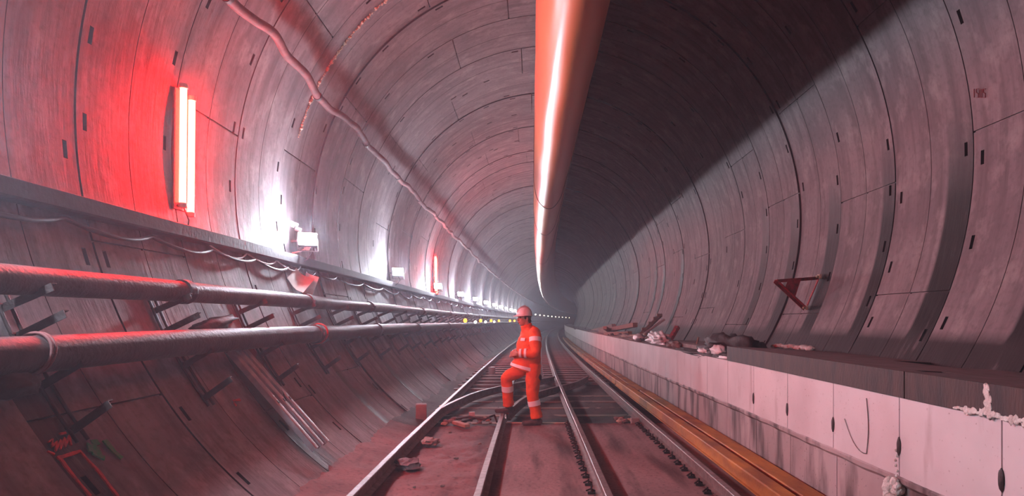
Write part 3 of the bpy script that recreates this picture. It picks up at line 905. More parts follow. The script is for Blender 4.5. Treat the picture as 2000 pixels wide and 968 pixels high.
pt = [wall_pt(214.5, 7.0, .13), wall_pt(216.5, 7.06, .16), wall_pt(219, 7.05, .17), wall_pt(222, 6.98, .14)]
cable(pt, .006, 'thin black wire hanging over the leaning metal channels')

# ------------------------------------------------------------------ spray paint
def stroke(mb, pts, w, right=False):
    """pts: (px, py) pixels on the lining near the camera, turned into points on the wall"""
    P = []
    for px, py in pts: P.append(px_wall(px, py))
    out = []
    for i in range(len(P) - 1):
        for k in range(5):
            out.append(P[i].lerp(P[i + 1], k / 5))
    out.append(P[-1])
    cc = [Vector((TX + off(p.y), p.y, TZ)) for p in out]
    vs = []
    for i, p in enumerate(out):
        n = (cc[i] - p).normalized(); p = cc[i] - n * (TR - .022)
        t = (out[min(i + 1, len(out) - 1)] - out[max(i - 1, 0)]).normalized(); s = t.cross(n).normalized()
        ww = w * (.8 + .4 * noise.noise(p * 9))
        vs += [p + s * ww / 2, p - s * ww / 2, p - s * ww / 2 - n * .01, p + s * ww / 2 - n * .01]
    fs = []
    for i in range(len(out) - 1):
        for k in range(4): fs.append((4 * i + k, 4 * i + (k + 1) % 4, 4 * i + 4 + (k + 1) % 4, 4 * i + 4 + k))
    mb.add(vs, fs + [(0, 1, 2, 3)])
def px_wall(px, py):
    dx = (px - 1030) / F; dz = (620 - py) / F
    # ray (dx*t, t, EYE+dz*t) against the cylinder
    lo, hi = 1.0, 120.0
    f = lambda t: (dx * t - TX - off(t)) ** 2 + (EYE + dz * t - TZ + drop(t)) ** 2 - TR * TR
    for _ in range(50):
        mid = (lo + hi) / 2
        if f(mid) < 0: lo = mid
        else: hi = mid
    return Vector((dx * lo, lo, EYE + dz * lo))
def paint(name, strokes, w, mat, label):
    mb = MB()
    for s in strokes: stroke(mb, s, w)
    c = px_wall(*strokes[0][0]); return tag(mb.build(name, mat, loc=c), label, 'graffiti')
paint('graffiti_frame', [[(108, 898), (152, 884), (190, 925), (228, 975)], [(110, 893), (125, 915), (150, 945), (172, 972)]], .028, M_PAINTR, 'open red painted frame low on the left wall')
paint('painted_scribble', [[(90, 866), (98, 860), (97, 876), (106, 864), (104, 884), (114, 862), (113, 880), (122, 858), (122, 876), (131, 854), (134, 872)], [(88, 884), (102, 890)], [(112, 850), (124, 848)]], .016, M_PAINTR, 'red scribbled figures just above the red painted frame')
paint('painted_patch', [[(166, 872), (190, 880)], [(168, 880), (194, 888)], [(176, 886), (200, 898)], [(200, 862), (218, 884), (234, 898)], [(176, 868), (188, 866)]], .05, M_PAINTG, 'green sprayed patch beside the red painted frame')
paint('painted_mark', [[(452, 784), (466, 782)], [(455, 788), (458, 794)]], .03, M_PAINTR, 'small red paint mark under the leaning metal channels')
paint('painted_number', [[(1906, 173), (1906, 190)], [(1914, 173), (1910, 173), (1910, 180), (1914, 182), (1914, 190), (1910, 190)],
                         [(1917, 174), (1921, 174), (1921, 190), (1917, 190), (1917, 174)], [(1928, 173), (1924, 173), (1924, 180), (1928, 182), (1928, 190), (1924, 190)]], .0045, M_NUMBER, 'small red number 1505 painted on the right wall')

# ------------------------------------------------------------------ red triangular bracket on the right wall
def tri():
    w1 = px_wall(1604, 541); w2 = px_wall(1578, 602)
    w1 = w1 + (Vector((TX + off(w1.y), w1.y, TZ)) - w1).normalized() * .03; w2 = w2 + (Vector((TX + off(w2.y), w2.y, TZ)) - w2).normalized() * .03
    tip = cb(1516, 546, w1.y - .15)
    root = empty('triangular_bracket', w1, 'red steel triangular bracket sticking out of the right wall', 'bracket')
    a = MB(); a.angle_iron(w1, tip, .045, .008); a.build('top_arm', M_REDPAINT, root)
    a = MB(); a.angle_iron(w2, tip, .05, .008); a.build('diagonal', M_REDPAINT, root)
    a = MB(); a.beam(w1, w2, .035, .012, (1, 0, 0)); a.build('wall_bar', M_REDPAINT, root)
    a = MB(); q0 = w1.lerp(tip, .42); q1 = w2.lerp(tip, .38); q2 = w2.lerp(tip, .72); q3 = w1.lerp(tip, .72)
    e = Vector((0, .006, 0)); a.add([q0 + e, q1 + e, q2 + e, q3 + e, q0 - e, q1 - e, q2 - e, q3 - e], [(0, 1, 2, 3), (4, 7, 6, 5), (0, 4, 5, 1), (1, 5, 6, 2), (2, 6, 7, 3), (3, 7, 4, 0)])
    a.build('gusset_plate', M_REDPAINT, root)
    for w in (w1, w2):
        a = MB(); a.tube([w + Vector((.02, 0, 0)), w + Vector((-.06, -.03, 0))], .018, 8); a.box(w, (.03, .09, .07), bev=.004); a.build('bolt', M_FOAM, root, smooth='auto')
tri()

# ------------------------------------------------------------------ rubbish on the walkway beyond the slabs
def atx(px, X, z):
    d = 10.0
    for _ in range(6): d = F * (X + off(d)) / (px - 1030.0)
    return W(X, d, z), d
def item(name, mat, label, cat, fn, smooth=False, group=None, loc=None):
    mb = MB(); fn(mb); return tag(mb.build(name, mat, smooth=smooth, loc=loc), label, cat, group)
p, d = atx(1400, 2.98, 1.02)
item('tarp_heap', M_TARP, 'black crumpled tarp heap at the end of the dark slab', 'tarp', lambda m: (m.blob(W(2.98, 9.9, 1.09), (.75, 1.9, .52), 3, .6, 2.2, 4, .35), m.blob(W(2.75, 9.3, 1.07), (.3, 1.0, .15), 6, .5, 2.2, 4, .35), m.blob(W(2.7, 10.6, 1.05), (.35, 2.6, .11), 8, .4, 2.5, 4, .3)), True, loc=W(3, 9.7, 1.0))
item('plastic_bag', M_WHITE, 'white crumpled bag lying on top of the black tarp', 'bag', lambda m: m.blob(W(2.66, 9.35, 1.14), (.17, .45, .17), 12, .5, 2.4, 3, .5), True, loc=W(2.72, 9.15, 1.08))
item('plastic_bag', M_WHITE, 'smaller white crumpled bag left of the bag on the tarp', 'bag', lambda m: m.blob(W(2.65, 10.1, 1.10), (.14, .5, .09), 15, .6, 2.4, 3, .5), True, loc=W(2.72, 10.0, 1.1))
item('plastic_bag', M_WHITE, 'flat pale rag on the wall edge in front of the tarp', 'bag', lambda m: m.blob(W(2.66, 9.05, 1.065), (.14, .5, .07), 18, .5, 2.4, 3, .4), True, loc=W(2.66, 9.1, 1.05))
item('plastic_bag', M_WHITE, 'flat white strip lying on the wall edge before the tarp', 'bag', lambda m: m.blob(W(2.64, 9.9, 1.06), (.1, .9, .04), 28, .3, 2.4, 3, .4), True, loc=W(2.64, 9.9, 1.05))
for i, (x, d, a, h, lab) in enumerate(((2.95, 11.9, .3, .22, 'thin dark stick standing up at the far side of the tarp'), (3.0, 11.3, .2, .20, 'short dark stick standing up behind the tarp middle'), (3.0, 10.9, .6, .24, 'rusty leaning stick at the near end of the tarp'))):
    item('wooden_stick', M_WOOD, lab, 'stick', lambda m: m.beam(W(x, d, 1.0), W(x + a * .3, d + .1, 1.05 + h), .03, .025), loc=W(x, d, 1.0))
item('foam_strip', M_FOAMW, 'pale foam strip along the wall behind the tarp', 'foam', lambda m: [m.blob(W(3.55 + .02 * k, 9.6 - k * .15, 1.2 + .01 * (k % 2)), (.12, .2, .07), k, .4, 2, 2) for k in range(7)], True, loc=W(3.6, 9.2, 1.15))
def blockrow(m):
    m.sweep([(2.85, .98), (2.85, 1.14), (2.88, 1.15), (3.7, 1.13), (3.7, .98)], [10.9, 12.0, 13.4, 14.6])
item('concrete_kerb', M_SLEEPER, 'pale concrete kerb with cracked joints on the ledge beyond the tarp', 'kerb', blockrow, loc=W(3, 12, .98))
item('white_sheet', M_WHITE, 'white folded plastic sheeting draped at the wall edge beyond the kerb', 'sheet', lambda m: (m.blob(W(2.82, 14.6, 1.15), (.35, 1.6, .34), 21, .5, 2.6, 4, .5)), True, loc=W(2.8, 14.5, 1.05))
item('plastic_bag', M_WHITE, 'small white bag at the wall edge beyond the folded sheeting', 'bag', lambda m: m.blob(W(2.75, 16.9, 1.12), (.25, .7, .22), 25, .4, 2.4, 3, .5), True, loc=W(2.75, 17, 1.05))
rr = random.Random(8)
for k in range(26):
    d = rr.uniform(11.5, 24); x = rr.uniform(2.68, 3.1); s = rr.uniform(.08, .22)
    mt = rr.choice([M_ROCK, M_ROCK, M_FOAM, M_ROCKD])
    o = item('rubble_stone', mt, 'broken stone among the rubble on the ledge beyond the tarp', 'stone', lambda m: m.blob(W(x, d, 1.05 + s * .2), (s, s * 1.5, s * .8), k, .4, 1.6, 2, .6), False, 'rubble stones on the ledge', loc=W(x, d, 1.05))
p0, dd = atx(1296, 3.1, 1.03); p1 = cb(1312, 633, dd + .15)
item('red_post', M_REDPAINT, 'red painted post leaning against the right wall', 'post', lambda m: m.beam(W(3.35, 16.2, 1.03), W(3.62, 16.4, 1.42), .11, .09, bev=.01), loc=W(3.35, 16.2, 1.0))
item('leaning_plank', M_WOOD, 'notched dark plank leaning up the right wall', 'plank', lambda m: (m.beam(W(3.0, 19.2, 1.02), W(3.95, 20.4, 1.72), .12, .05), [m.box(W(3.0 + .95 * t, 19.2 + 1.2 * t - .02, 1.08 + .7 * t), (.16, .14, .08)) for t in (.35, .6, .8, .95)]), loc=W(3.0, 19.2, 1.0))
item('leaning_pole', M_WHITE, 'pale pole leaning beside the notched plank', 'pole', lambda m: m.tube([W(2.9, 18.6, 1.02), W(3.85, 19.3, 1.6)], .035, 8), loc=W(2.9, 18.6, 1.0))
item('short_pole', M_WOODL, 'short pale pole lying at the foot of the notched plank', 'pole', lambda m: m.tube([W(2.75, 20.2, 1.08), W(3.1, 18.0, 1.2)], .035, 8), loc=W(2.75, 20.2, 1.0))
for i, (x0, d0, z0, x1, d1, z1, w, lab) in enumerate((
        (2.8, 27.5, 1.12, 3.7, 24.0, 1.42, .2, 'thick dark timber with a pale end, topmost on the far heap'),
        (2.75, 30.0, 1.1, 3.0, 26.0, 1.2, .22, 'dark timber lying along the ledge at the far heap'),
        (2.7, 24.5, 1.08, 3.3, 22.5, 1.15, .16, 'flat timber at the near end of the far heap'),
        (2.8, 31.5, 1.08, 3.5, 29.0, 1.35, .2, 'dark tilted timber at the far end of the heap'),
        (3.2, 26.8, 1.1, 2.75, 25.2, 1.3, .14, 'short crossed timber in the middle of the far heap'))):
    root = empty('waste_timber', W(x0, d0, z0), lab, 'timber', 'waste timbers on the ledge')
    m1 = MB(); m1.beam(W(x0, d0, z0), W(x1, d1, z1), w, w * .8, bev=.01); m1.build('baulk', M_WOOD, root)
    m2 = MB(); pe = W(x1, d1, z1); pd = (W(x1, d1, z1) - W(x0, d0, z0)).normalized(); m2.beam(pe, pe + pd * .03, w * .98, w * .78); m2.build('cut_end', M_WOODL, root)
item('rubble_mound', M_ROCK, 'low mound of dusty rubble on the ledge below the notched plank', 'rubble', lambda m: (m.blob(W(2.98, 19.5, 1.02), (.7, 5.5, .24), 4, .5, 3, 4, .3)), loc=W(3, 19.5, 1.0)) ['kind'] = 'stuff'
item('rubble_mound', M_ROCKD, 'dark mound of rubble on the ledge far along, around the timbers', 'rubble', lambda m: (m.blob(W(3.0, 28, 1.02), (.7, 9, .34), 5, .5, 3, 4, .3), m.blob(W(3.0, 42, 1.02), (.7, 16, .3), 6, .5, 3, 4, .3)), loc=W(3, 28, 1.0)) ['kind'] = 'stuff'

# ------------------------------------------------------------------ things on the track bed
item('concrete_block', M_SLEEPER, 'squat concrete block standing by the left rail at the wall foot', 'block', lambda m: m.box(W(-1.79, 11.0, .06), (.18, .2, .27), Matrix.Rotation(.15, 3, 'Z'), bev=.02), loc=W(-1.79, 11.0, -.05))
item('yellow_box', M_YELLOW, 'small yellow box lying between the block and the left rail', 'box', lambda m: (m.box(W(-1.53, 11.9, .01), (.16, .12, .08), Matrix.Rotation(.2, 3, 'Z'), bev=.01), m.box(W(-1.42, 11.95, .0), (.08, .1, .06), bev=.01)), loc=W(-1.5, 11.9, -.03))
item('grey_lump', M_ROCKD, 'dark grey lump lying beside the left rail near the camera', 'lump', lambda m: m.blob(W(-1.32, 7.25, .0), (.28, .25, .13), 31, .5, 2, 3, .6), loc=W(-1.32, 7.25, -.03))
item('rubble_stone', M_ROCK, 'reddish stone against the left rail just before the curved rail starts', 'stone', lambda m: m.blob(W(-1.27, 8.55, .01), (.22, .3, .12), 33, .4, 2, 3, .6), loc=W(-1.27, 8.55, -.03))
item('white_cup', M_WHITE, 'small white can set on the left rail beside the worker', 'can', lambda m: m.tube([W(-1.07, 18.2, .10), W(-1.07, 18.2, .30)], [.085, .095], 12), 'auto', loc=W(-1.07, 18.2, .1))
item('bent_rod', M_STEEL, 'bent rusty rod on the bed in front of the worker\'s raised boot', 'rod', lambda m: (m.tube([W(-1.15, 10.5, .02), W(-.95, 10.45, .06), W(-.7, 10.4, .02), W(-.62, 10.35, .07), W(-.55, 10.4, .09), W(-.5, 10.3, 0)], .018, 8), m.tube([W(-1.05, 10.3, .0), W(-.8, 10.55, .03), W(-.6, 10.5, .01)], .015, 8)), 'auto', loc=W(-1.1, 10.5, 0))
item('white_scrap', M_WHITE, 'white square scrap among the debris left of the worker', 'scrap', lambda m: m.box(W(-.92, 10.62, .06), (.09, .03, .1), Matrix.Rotation(.4, 3, 'Z')), loc=W(-.92, 10.62, 0))
item('wood_offcut', M_WOODL, 'pale wood offcut lying on the dirt beside the debris', 'offcut', lambda m: m.beam(W(-1.15, 10.2, .01), W(-.92, 9.9, .0), .09, .05, bev=.01), loc=W(-1.1, 10.1, 0))
rr = random.Random(21)
for k in range(16):
    x = rr.uniform(-1.35, -.6); d = rr.uniform(10.0, 10.7); s = rr.uniform(.04, .1)
    item('debris_stone', rr.choice([M_ROCK, M_ROCKD, M_FOAM]), 'little stone among the debris left of the worker', 'stone', lambda m: m.blob(W(x, d, s * .2 - .02), (s * 1.3, s, s * .8), k, .4, 1.6, 2, .6), False, 'stones among the debris', loc=W(x, d, 0))
for k in range(12):
    x = 1.52 + rr.uniform(-.12, .08); d = rr.uniform(10.3, 11.0); s = rr.uniform(.04, .09)
    item('debris_stone', rr.choice([M_ROCK, M_ROCK, M_FOAM]), 'pale pebble in the heap beside the far end of the slab, right track', 'pebble', lambda m: m.blob(W(x, d, s * .2 - .04), (s * 1.2, s, s * .8), k, .4, 1.6, 2, .6), False, 'pebbles by the right track', loc=W(x, d, 0))
item('stub_post', M_SLEEPER, 'short pale block under the right track rail at the slab end', 'block', lambda m: m.box(W(1.62, 10.22, .0), (.12, .14, .15), bev=.01), loc=W(1.62, 10.22, -.07))
for k in range(14):
    x = rr.uniform(-1.35, -.5); d = rr.uniform(4, 9.8); s = rr.uniform(.02, .05)
    item('debris_stone', M_ROCK, 'small stone on the dirt between the two near left rails', 'pebble', lambda m: m.blob(W(x, d, s * .2 - .04), (s * 1.3, s, s * .8), k, .4, 1.6, 2, .6), False, 'pebbles between the left rails', loc=W(x, d, 0))

# ------------------------------------------------------------------ the worker
M_ORANGE = simple('orange_workwear', (.88, .125, .018), .75, 0, (.72, .085, .014), 9, .35, 26)
M_BAND = simple('reflective_band', (.95, .95, .96), .35, 0, (.90, .9, .93), 30)
M_SKIN = simple('skin', (.56, .27, .20), .55, 0, (.48, .21, .16), 12)
M_HAIR = simple('dark_hair', (.035, .022, .018), .7, 0, (.06, .04, .03), 60, .5, 120)
M_BOOT = simple('dusty_boot', (.055, .042, .04), .6, 0, (.12, .09, .085), 14, .3, 40)
M_HELMET = simple('helmet_white', (.80, .76, .77), .35, 0, (.72, .68, .69), 8)
M_LIP = simple('lips', (.42, .13, .12), .5)
M_EYE = simple('eye_dark', (.03, .02, .02), .3)
PX, PD = .0, 10.1
YAW = R(22)
FWD = Vector((-math.cos(YAW), -math.sin(YAW), 0)); LEFT = Vector((math.sin(YAW), -math.cos(YAW), 0))
PB = Vector((off(PD), PD, -drop(PD)))
def pw(x, y, z): return PB + Vector((x, y, z))
def capsule(mb, pts, rs, n=16):
    mb.tube(pts, rs, n)
    for p, r in zip(pts, rs): mb.blob(p, (2 * r, 2 * r, 2 * r), 0, 0, 1, 2)
def densify(pts, rs, k=6):
    P = [Vector(p) for p in pts]; out = []; ro = []
    for i in range(len(P) - 1):
        p0 = P[max(i - 1, 0)]; p1 = P[i]; p2 = P[i + 1]; p3 = P[min(i + 2, len(P) - 1)]
        for j in range(k):
            t = j / k
            out.append(.5 * ((2 * p1) + (-p0 + p2) * t + (2 * p0 - 5 * p1 + 4 * p2 - p3) * t * t + (-p0 + 3 * p1 - 3 * p2 + p3) * t ** 3))
            ro.append(rs[i] + (rs[i + 1] - rs[i]) * t)
    out.append(P[-1]); ro.append(rs[-1]); return out, ro
def fuse(mb, name, mat, voxel, parent=None, smooth=4, disp=0.0, fr=9, loc=None, cuts=None):
    """one continuous skin grown over overlapping volumes"""
    o = mb.build(name + '_raw', mat)
    r = o.modifiers.new('r', 'REMESH'); r.mode = 'VOXEL'; r.voxel_size = voxel
    s = o.modifiers.new('s', 'SMOOTH'); s.factor = .5; s.iterations = smooth
    dg = bpy.context.evaluated_depsgraph_get(); dg.update()
    me = bpy.data.meshes.new_from_object(o.evaluated_get(dg))
    raw = o.data; bpy.data.objects.remove(o); bpy.data.meshes.remove(raw)
    me.name = name
    if disp:
        nn = [v.normal.copy() for v in me.vertices]
        for v, n in zip(me.vertices, nn):
            q = v.co
            w = noise.noise(Vector((q.x * fr, q.y * fr, q.z * fr * 1.6))) + .6 * abs(noise.noise(Vector((q.x * fr * 1.5 + 4, q.y * fr, q.z * fr * 3.2))))
            v.co = q + n * disp * w
    loc = Vector(loc if loc is not None else (parent.location if parent else (0, 0, 0)))
    for v in me.vertices: v.co = v.co - loc
    me.materials.clear(); me.materials.append(mat)
    me.polygons.foreach_set('use_smooth', [True] * len(me.polygons)); me.update()
    o = bpy.data.objects.new(name, me); C.objects.link(o)
    if parent: o.parent = parent; o.location = loc - parent.location
    else: o.location = loc
    return o
# skeleton, read off the photograph at the worker's own distance
hipL, hipR = pw(.06, -.09, .88), pw(-.02, .09, .88)
kneeL, kneeR = pw(.045, -.13, .46), pw(-.345, .13, .69)
ankL, ankR = pw(.115, -.12, .10), pw(-.325, .26, .235)
shL, shR = pw(.085, -.175, 1.37), pw(-.045, .17, 1.37)
elL, elR = pw(.085, -.265, 1.085), pw(-.12, .235, 1.10)
wrL, wrR = pw(-.165, -.225, 1.085), pw(-.245, .0, 1.05)
headc = pw(-.085, -.02, 1.605)
HY = R(30); HF = Vector((-math.cos(HY), -math.sin(HY), 0)); HL = Vector((math.sin(HY), -math.cos(HY), 0))
HM = Matrix((-HF, HL * -1, Vector((0, 0, 1)))).transposed()
def hp(f, l, u): return headc + HF * f + HL * l + Vector((0, 0, u))
# body under the clothes, with head and hands
b = MB()
b.tube([pw(0, 0, .86), pw(.02, 0, 1.1), pw(.03, 0, 1.3), pw(.01, 0, 1.41)], [.10, .10, .12, .07], 18)
p_, r_ = densify([pw(.0, 0, 1.36), pw(-.03, -.005, 1.46), pw(-.065, -.015, 1.55)], [.062, .056, .055]); b.tube(p_, r_, 16)
for h_, k_, a_ in ((hipL, kneeL, ankL), (hipR, kneeR, ankR)): capsule(b, [h_, k_, a_], [.078, .05, .035])
for s_, e_, w_ in ((shL, elL, wrL), (shR, elR, wrR)): capsule(b, [s_, e_, w_], [.05, .038, .027])
b.tube([shL, shR], .05, 12)
b.blob(hp(-.012, 0, .025), (.188, .148, .205), 0, 0, 1, 3, M=HM)          # skull
b.blob(hp(.022, 0, -.035), (.135, .118, .16), 0, 0, 1, 3, M=HM)           # face
b.blob(hp(.045, 0, -.085), (.07, .075, .055), 0, 0, 1, 3, M=HM)           # chin
b.blob(hp(.065, 0, .018), (.05, .10, .03), 0, 0, 1, 2, M=HM)              # brow
b.tube([hp(.082, 0, .005), hp(.100, 0, -.022), hp(.112, 0, -.036)], [.010, .013, .0155], 8)   # nose
b.blob(hp(.098, 0, -.040), (.03, .036, .018), 0, 0, 1, 2, M=HM)
b.blob(hp(.082, 0, -.063), (.028, .052, .022), 0, 0, 1, 2, M=HM)          # lips base
for s in (-1, 1):
    b.blob(hp(.058, s * .036, -.025), (.045, .04, .045), 0, 0, 1, 2, M=HM)    # cheeks
    b.blob(hp(-.018, s * .077, -.012), (.035, .018, .062), 0, 0, 1, 2, M=HM)  # ears
def hand(wr, d, palm_n, tips, side):
    d = d.normalized(); n = palm_n.normalized(); s = d.cross(n).normalized() * side
    pc = wr + d * .05
    M = Matrix((d, s, n)).transposed()
    b.blob(wr + d * .045, (.095, .08, .034), 0, 0, 1, 3, M=M)
    b.tube([wr - d * .02, wr + d * .03], [.027, .026], 10)
    L = (.066, .076, .071, .054)
    for k in range(4):
        base = wr + d * .078 + s * (.029 - .0195 * k)
        l = L[k]
        p1 = base + d * l * .42 + n * .006; p2 = p1 + d * l * .20 + n * l * .30; p3 = p2 - d * l * .10 + n * l * .28
        b.tube([base - d * .02, base, p1, p2, p3], [.0095, .0100, .0095, .0085, .0075], 8)
        b.blob(p3, (.015, .015, .015), 0, 0, 1, 1)
    t0 = wr + d * .02 + s * .03; t1 = t0 + s * .026 + d * .024 + n * .008; t2 = t1 + d * .028 + n * .014; 
    b.tube([t0, t1, t2], [.014, .012, .009], 8); b.blob(t2, (.018, .018, .018), 0, 0, 1, 1)
hand(wrL, Vector((-.80, .35, -.10)), Vector((-.2, .9, -.1)), None, -1)
hand(wrR, Vector((-.35, -.75, .05)), Vector((.6, -.3, -.5)), None, 1)
person = fuse(b, 'person', M_SKIN, .0062, smooth=2, loc=pw(.06, -.1, 0))
tag(person, 'worker in orange high visibility suit and white helmet one foot up on the rail', 'person')
# eyes, mouth and hair
for s in (-1, 1):
    e = MB(); e.blob(hp(.0785, s * .031, .0), (.016, .026, .013), 0, 0, 1, 2, M=HM); e.build('eye', M_EYE, person, smooth=True)
    e = MB(); e.tube([hp(.083, s * .016, .017), hp(.086, s * .032, .022), hp(.074, s * .05, .017)], [.004, .005, .003], 6); e.build('eyebrow', M_HAIR, person, smooth=True)
e = MB(); e.blob(hp(.0925, 0, -.066), (.014, .046, .013), 0, 0, 1, 2, M=HM); e.build('mouth', M_LIP, person, smooth=True)
e = MB()
e.blob(hp(-.038, 0, .022), (.165, .166, .165), 5, .08, 6, 4, M=HM)
for s in (-1, 1): e.blob(hp(.012, s * .071, .01), (.045, .016, .07), 4, .1, 5, 2, M=HM); 
e.blob(hp(-.075, 0, -.045), (.09, .13, .09), 7, .15, 5, 3, M=HM)
fuse(e, 'hair', M_HAIR, .006, person, 2, .003, 40)
# trousers
t = MB()
for h_, k_, a_, rk in ((hipL, kneeL, ankL, .086), (hipR, kneeR, ankR, .084)):
    cuff = a_.lerp(k_, .03)
    p_, r_ = densify([h_ + Vector((0, 0, .03)), h_.lerp(k_, .5), k_, k_.lerp(cuff, .35), k_.lerp(cuff, .75), cuff], [.118, .108, rk + .004, rk, rk - .004, rk + .006])
    t.tube(p_, r_, 20)
    t.blob(k_, (2 * rk + .01,) * 3, 0, 0, 1, 3)
t.blob(pw(.02, 0, .90), (.30, .36, .26), 0, 0, 1, 3)
trousers = fuse(t, 'trousers', M_ORANGE, .009, person, 3, .009, 8)
def band(p0, p1, r0, r1, parent, th=.006, name='reflective_stripe', n=28):
    m_ = MB(); ax = (p1 - p0).normalized(); u = ax.cross(Vector((0, 1, .2))).normalized(); v = ax.cross(u).normalized(); vs = []
    for q, r in ((p0, r0), (p0, r0 + th), (p1, r1 + th), (p1, r1)):
        vs += [q + (u * math.cos(2 * math.pi * k / n) + v * math.sin(2 * math.pi * k / n)) * r for k in range(n)]
    m_.add(vs, [(i * n + k, i * n + (k + 1) % n, ((i + 1) % 4) * n + (k + 1) % n, ((i + 1) % 4) * n + k) for i in range(4) for k in range(n)])
    return m_.build(name, M_BAND, parent, smooth='auto')
cR, cL = ankR.lerp(kneeR, .03), ankL.lerp(kneeL, .03)
band(kneeR.lerp(cR, .27), kneeR.lerp(cR, .47), .087, .086, trousers)
band(kneeL.lerp(cL, .25), kneeL.lerp(cL, .47), .090, .088, trousers)
# jacket: sections (z, centre x, half depth, half width, tilt)
def jsec(t):
    S = [(.0, .815, -.06, .205, .205, -.30), (.16, .90, -.045, .19, .20, -.24), (.34, 1.00, -.02, .175, .19, -.10), (.40, 1.03, -.012, .170, .187, -.05), (.60, 1.16, .0, .168, .20, 0), (.80, 1.31, .015, .155, .215, 0),
         (.90, 1.385, .015, .12, .19, .0), (.96, 1.43, -.005, .092, .12, -.05), (1.0, 1.46, -.02, .082, .088, -.12)]
    for i in range(len(S) - 1):
        if t <= S[i + 1][0]:
            k = (t - S[i][0]) / (S[i + 1][0] - S[i][0]); return [S[i][j] + (S[i + 1][j] - S[i][j]) * k for j in range(1, 6)]
    return S[-1][1:]
def jpt(t, a, e=0.0):
    z, cx, rx, ry, tl = jsec(t)
    if t < .85: rx += .018; cx -= .008
    q = -FWD * (math.cos(a) * (rx + e)) - LEFT * (math.sin(a) * (ry + e))
    return pw(cx, 0, z + tl * q.x) + q
j = MB(); n = 36; TS = frange(0, 1, .05)
vs = [jpt(t_, 2 * math.pi * k / n) for t_ in TS for k in range(n)]
j.add(vs, [(i * n + k, i * n + (k + 1) % n, (i + 1) * n + (k + 1) % n, (i + 1) * n + k) for i in range(len(TS) - 1) for k in range(n)] + [list(range(n))[::-1], [(len(TS) - 1) * n + k for k in range(n)]])
for s_, e_, w_ in ((shL, elL, wrL), (shR, elR, wrR)):
    cuff = w_.lerp(e_, .02)
    p_, r_ = densify([s_ + (pw(.02, 0, 1.38) - s_) * .25, s_, s_.lerp(e_, .5), e_, e_.lerp(cuff, .5), cuff], [.09, .088, .078, .070, .064, .055]); j.tube(p_, r_, 20)
    j.blob(e_, (.142,) * 3, 0, 0, 1, 3); j.blob(s_, (.17,) * 3, 0, 0, 1, 3)
j.tube([pw(-.02, 0, 1.42), pw(-.04, -.005, 1.47), pw(-.052, -.01, 1.51)], [.098, .089, .086], 24)      # stand-up collar
j.blob(pw(.055, .01, 1.455), (.10, .18, .085), 0, 0, 1, 3)                                                # hood rolled behind the neck
jacket = fuse(j, 'jacket', M_ORANGE, .009, person, 3, .012, 7)
def loft_band(t0, t1, e, name, mat, th=.006, a0=0, a1=2 * math.pi, n=48):
    m_ = MB(); full = a1 - a0 > 6.2; vs = []
    for t_, ee in ((t0, e), (t0, e + th), (t1, e + th), (t1, e)):
        vs += [jpt(t_, a0 + (a1 - a0) * k / n, ee) for k in range(n + 1)]
    m = n + 1
    m_.add(vs, [(i * m + k, i * m + k + 1, ((i + 1) % 4) * m + k + 1, ((i + 1) % 4) * m + k) for i in range(4) for k in range(n)])
    return m_.build(name, mat, jacket, smooth='auto')
loft_band(.035, .125, .006, 'reflective_stripe', M_BAND)
loft_band(.375, .395, .004, 'waist_cord', M_ORANGE)
band(elL.lerp(wrL, .50), elL.lerp(wrL, .64), .067, .064, jacket)
band(elL.lerp(wrL, .80), elL.lerp(wrL, .94), .061, .058, jacket)
band(elR.lerp(wrR, .62), elR.lerp(wrR, .80), .065, .062, jacket)
band(shL.lerp(elL, .12), shL.lerp(elL, .34), .090, .088, jacket) if False else None
m_ = MB(); c_ = pw(.135, -.235, 1.285); m_.box(c_, (.085, .012, .075), Matrix.Rotation(R(28), 3, 'Z') @ Matrix.Rotation(R(-18), 3, 'Y'), bev=.004); 
m_ = MB()
def patch(a0, a1, t0, t1, e):
    q = MB(); n = 8; vs = []
    for t_, ee in ((t0, e), (t0, e + .006), (t1, e + .006), (t1, e)): vs += [jpt(t_, a0 + (a1 - a0) * k / n, ee) for k in range(n + 1)]
    m = n + 1
    q.add(vs, [(i * m + k, i * m + k + 1, ((i + 1) % 4) * m + k + 1, ((i + 1) % 4) * m + k) for i in range(4) for k in range(n)] + [(0, m, 2 * m, 3 * m), (n, m + n, 2 * m + n, 3 * m + n)])
    q.build('reflective_patch', M_BAND, jacket, smooth='auto')
band(shL.lerp(elL, .20), shL.lerp(elL, .42), .086, .082, jacket, name='reflective_armband')
patch(R(200), R(222), .74, .80, .012)
# dark lump below the back of the coat hem
l_ = MB(); vs = []; n = 40
l_.blob(pw(.085, -.10, .715), (.20, .17, .17), 3, .15, 3, 3)
fuse(l_, 'under_coat_lump', M_TARP, .009, person, 2, .006, 9)
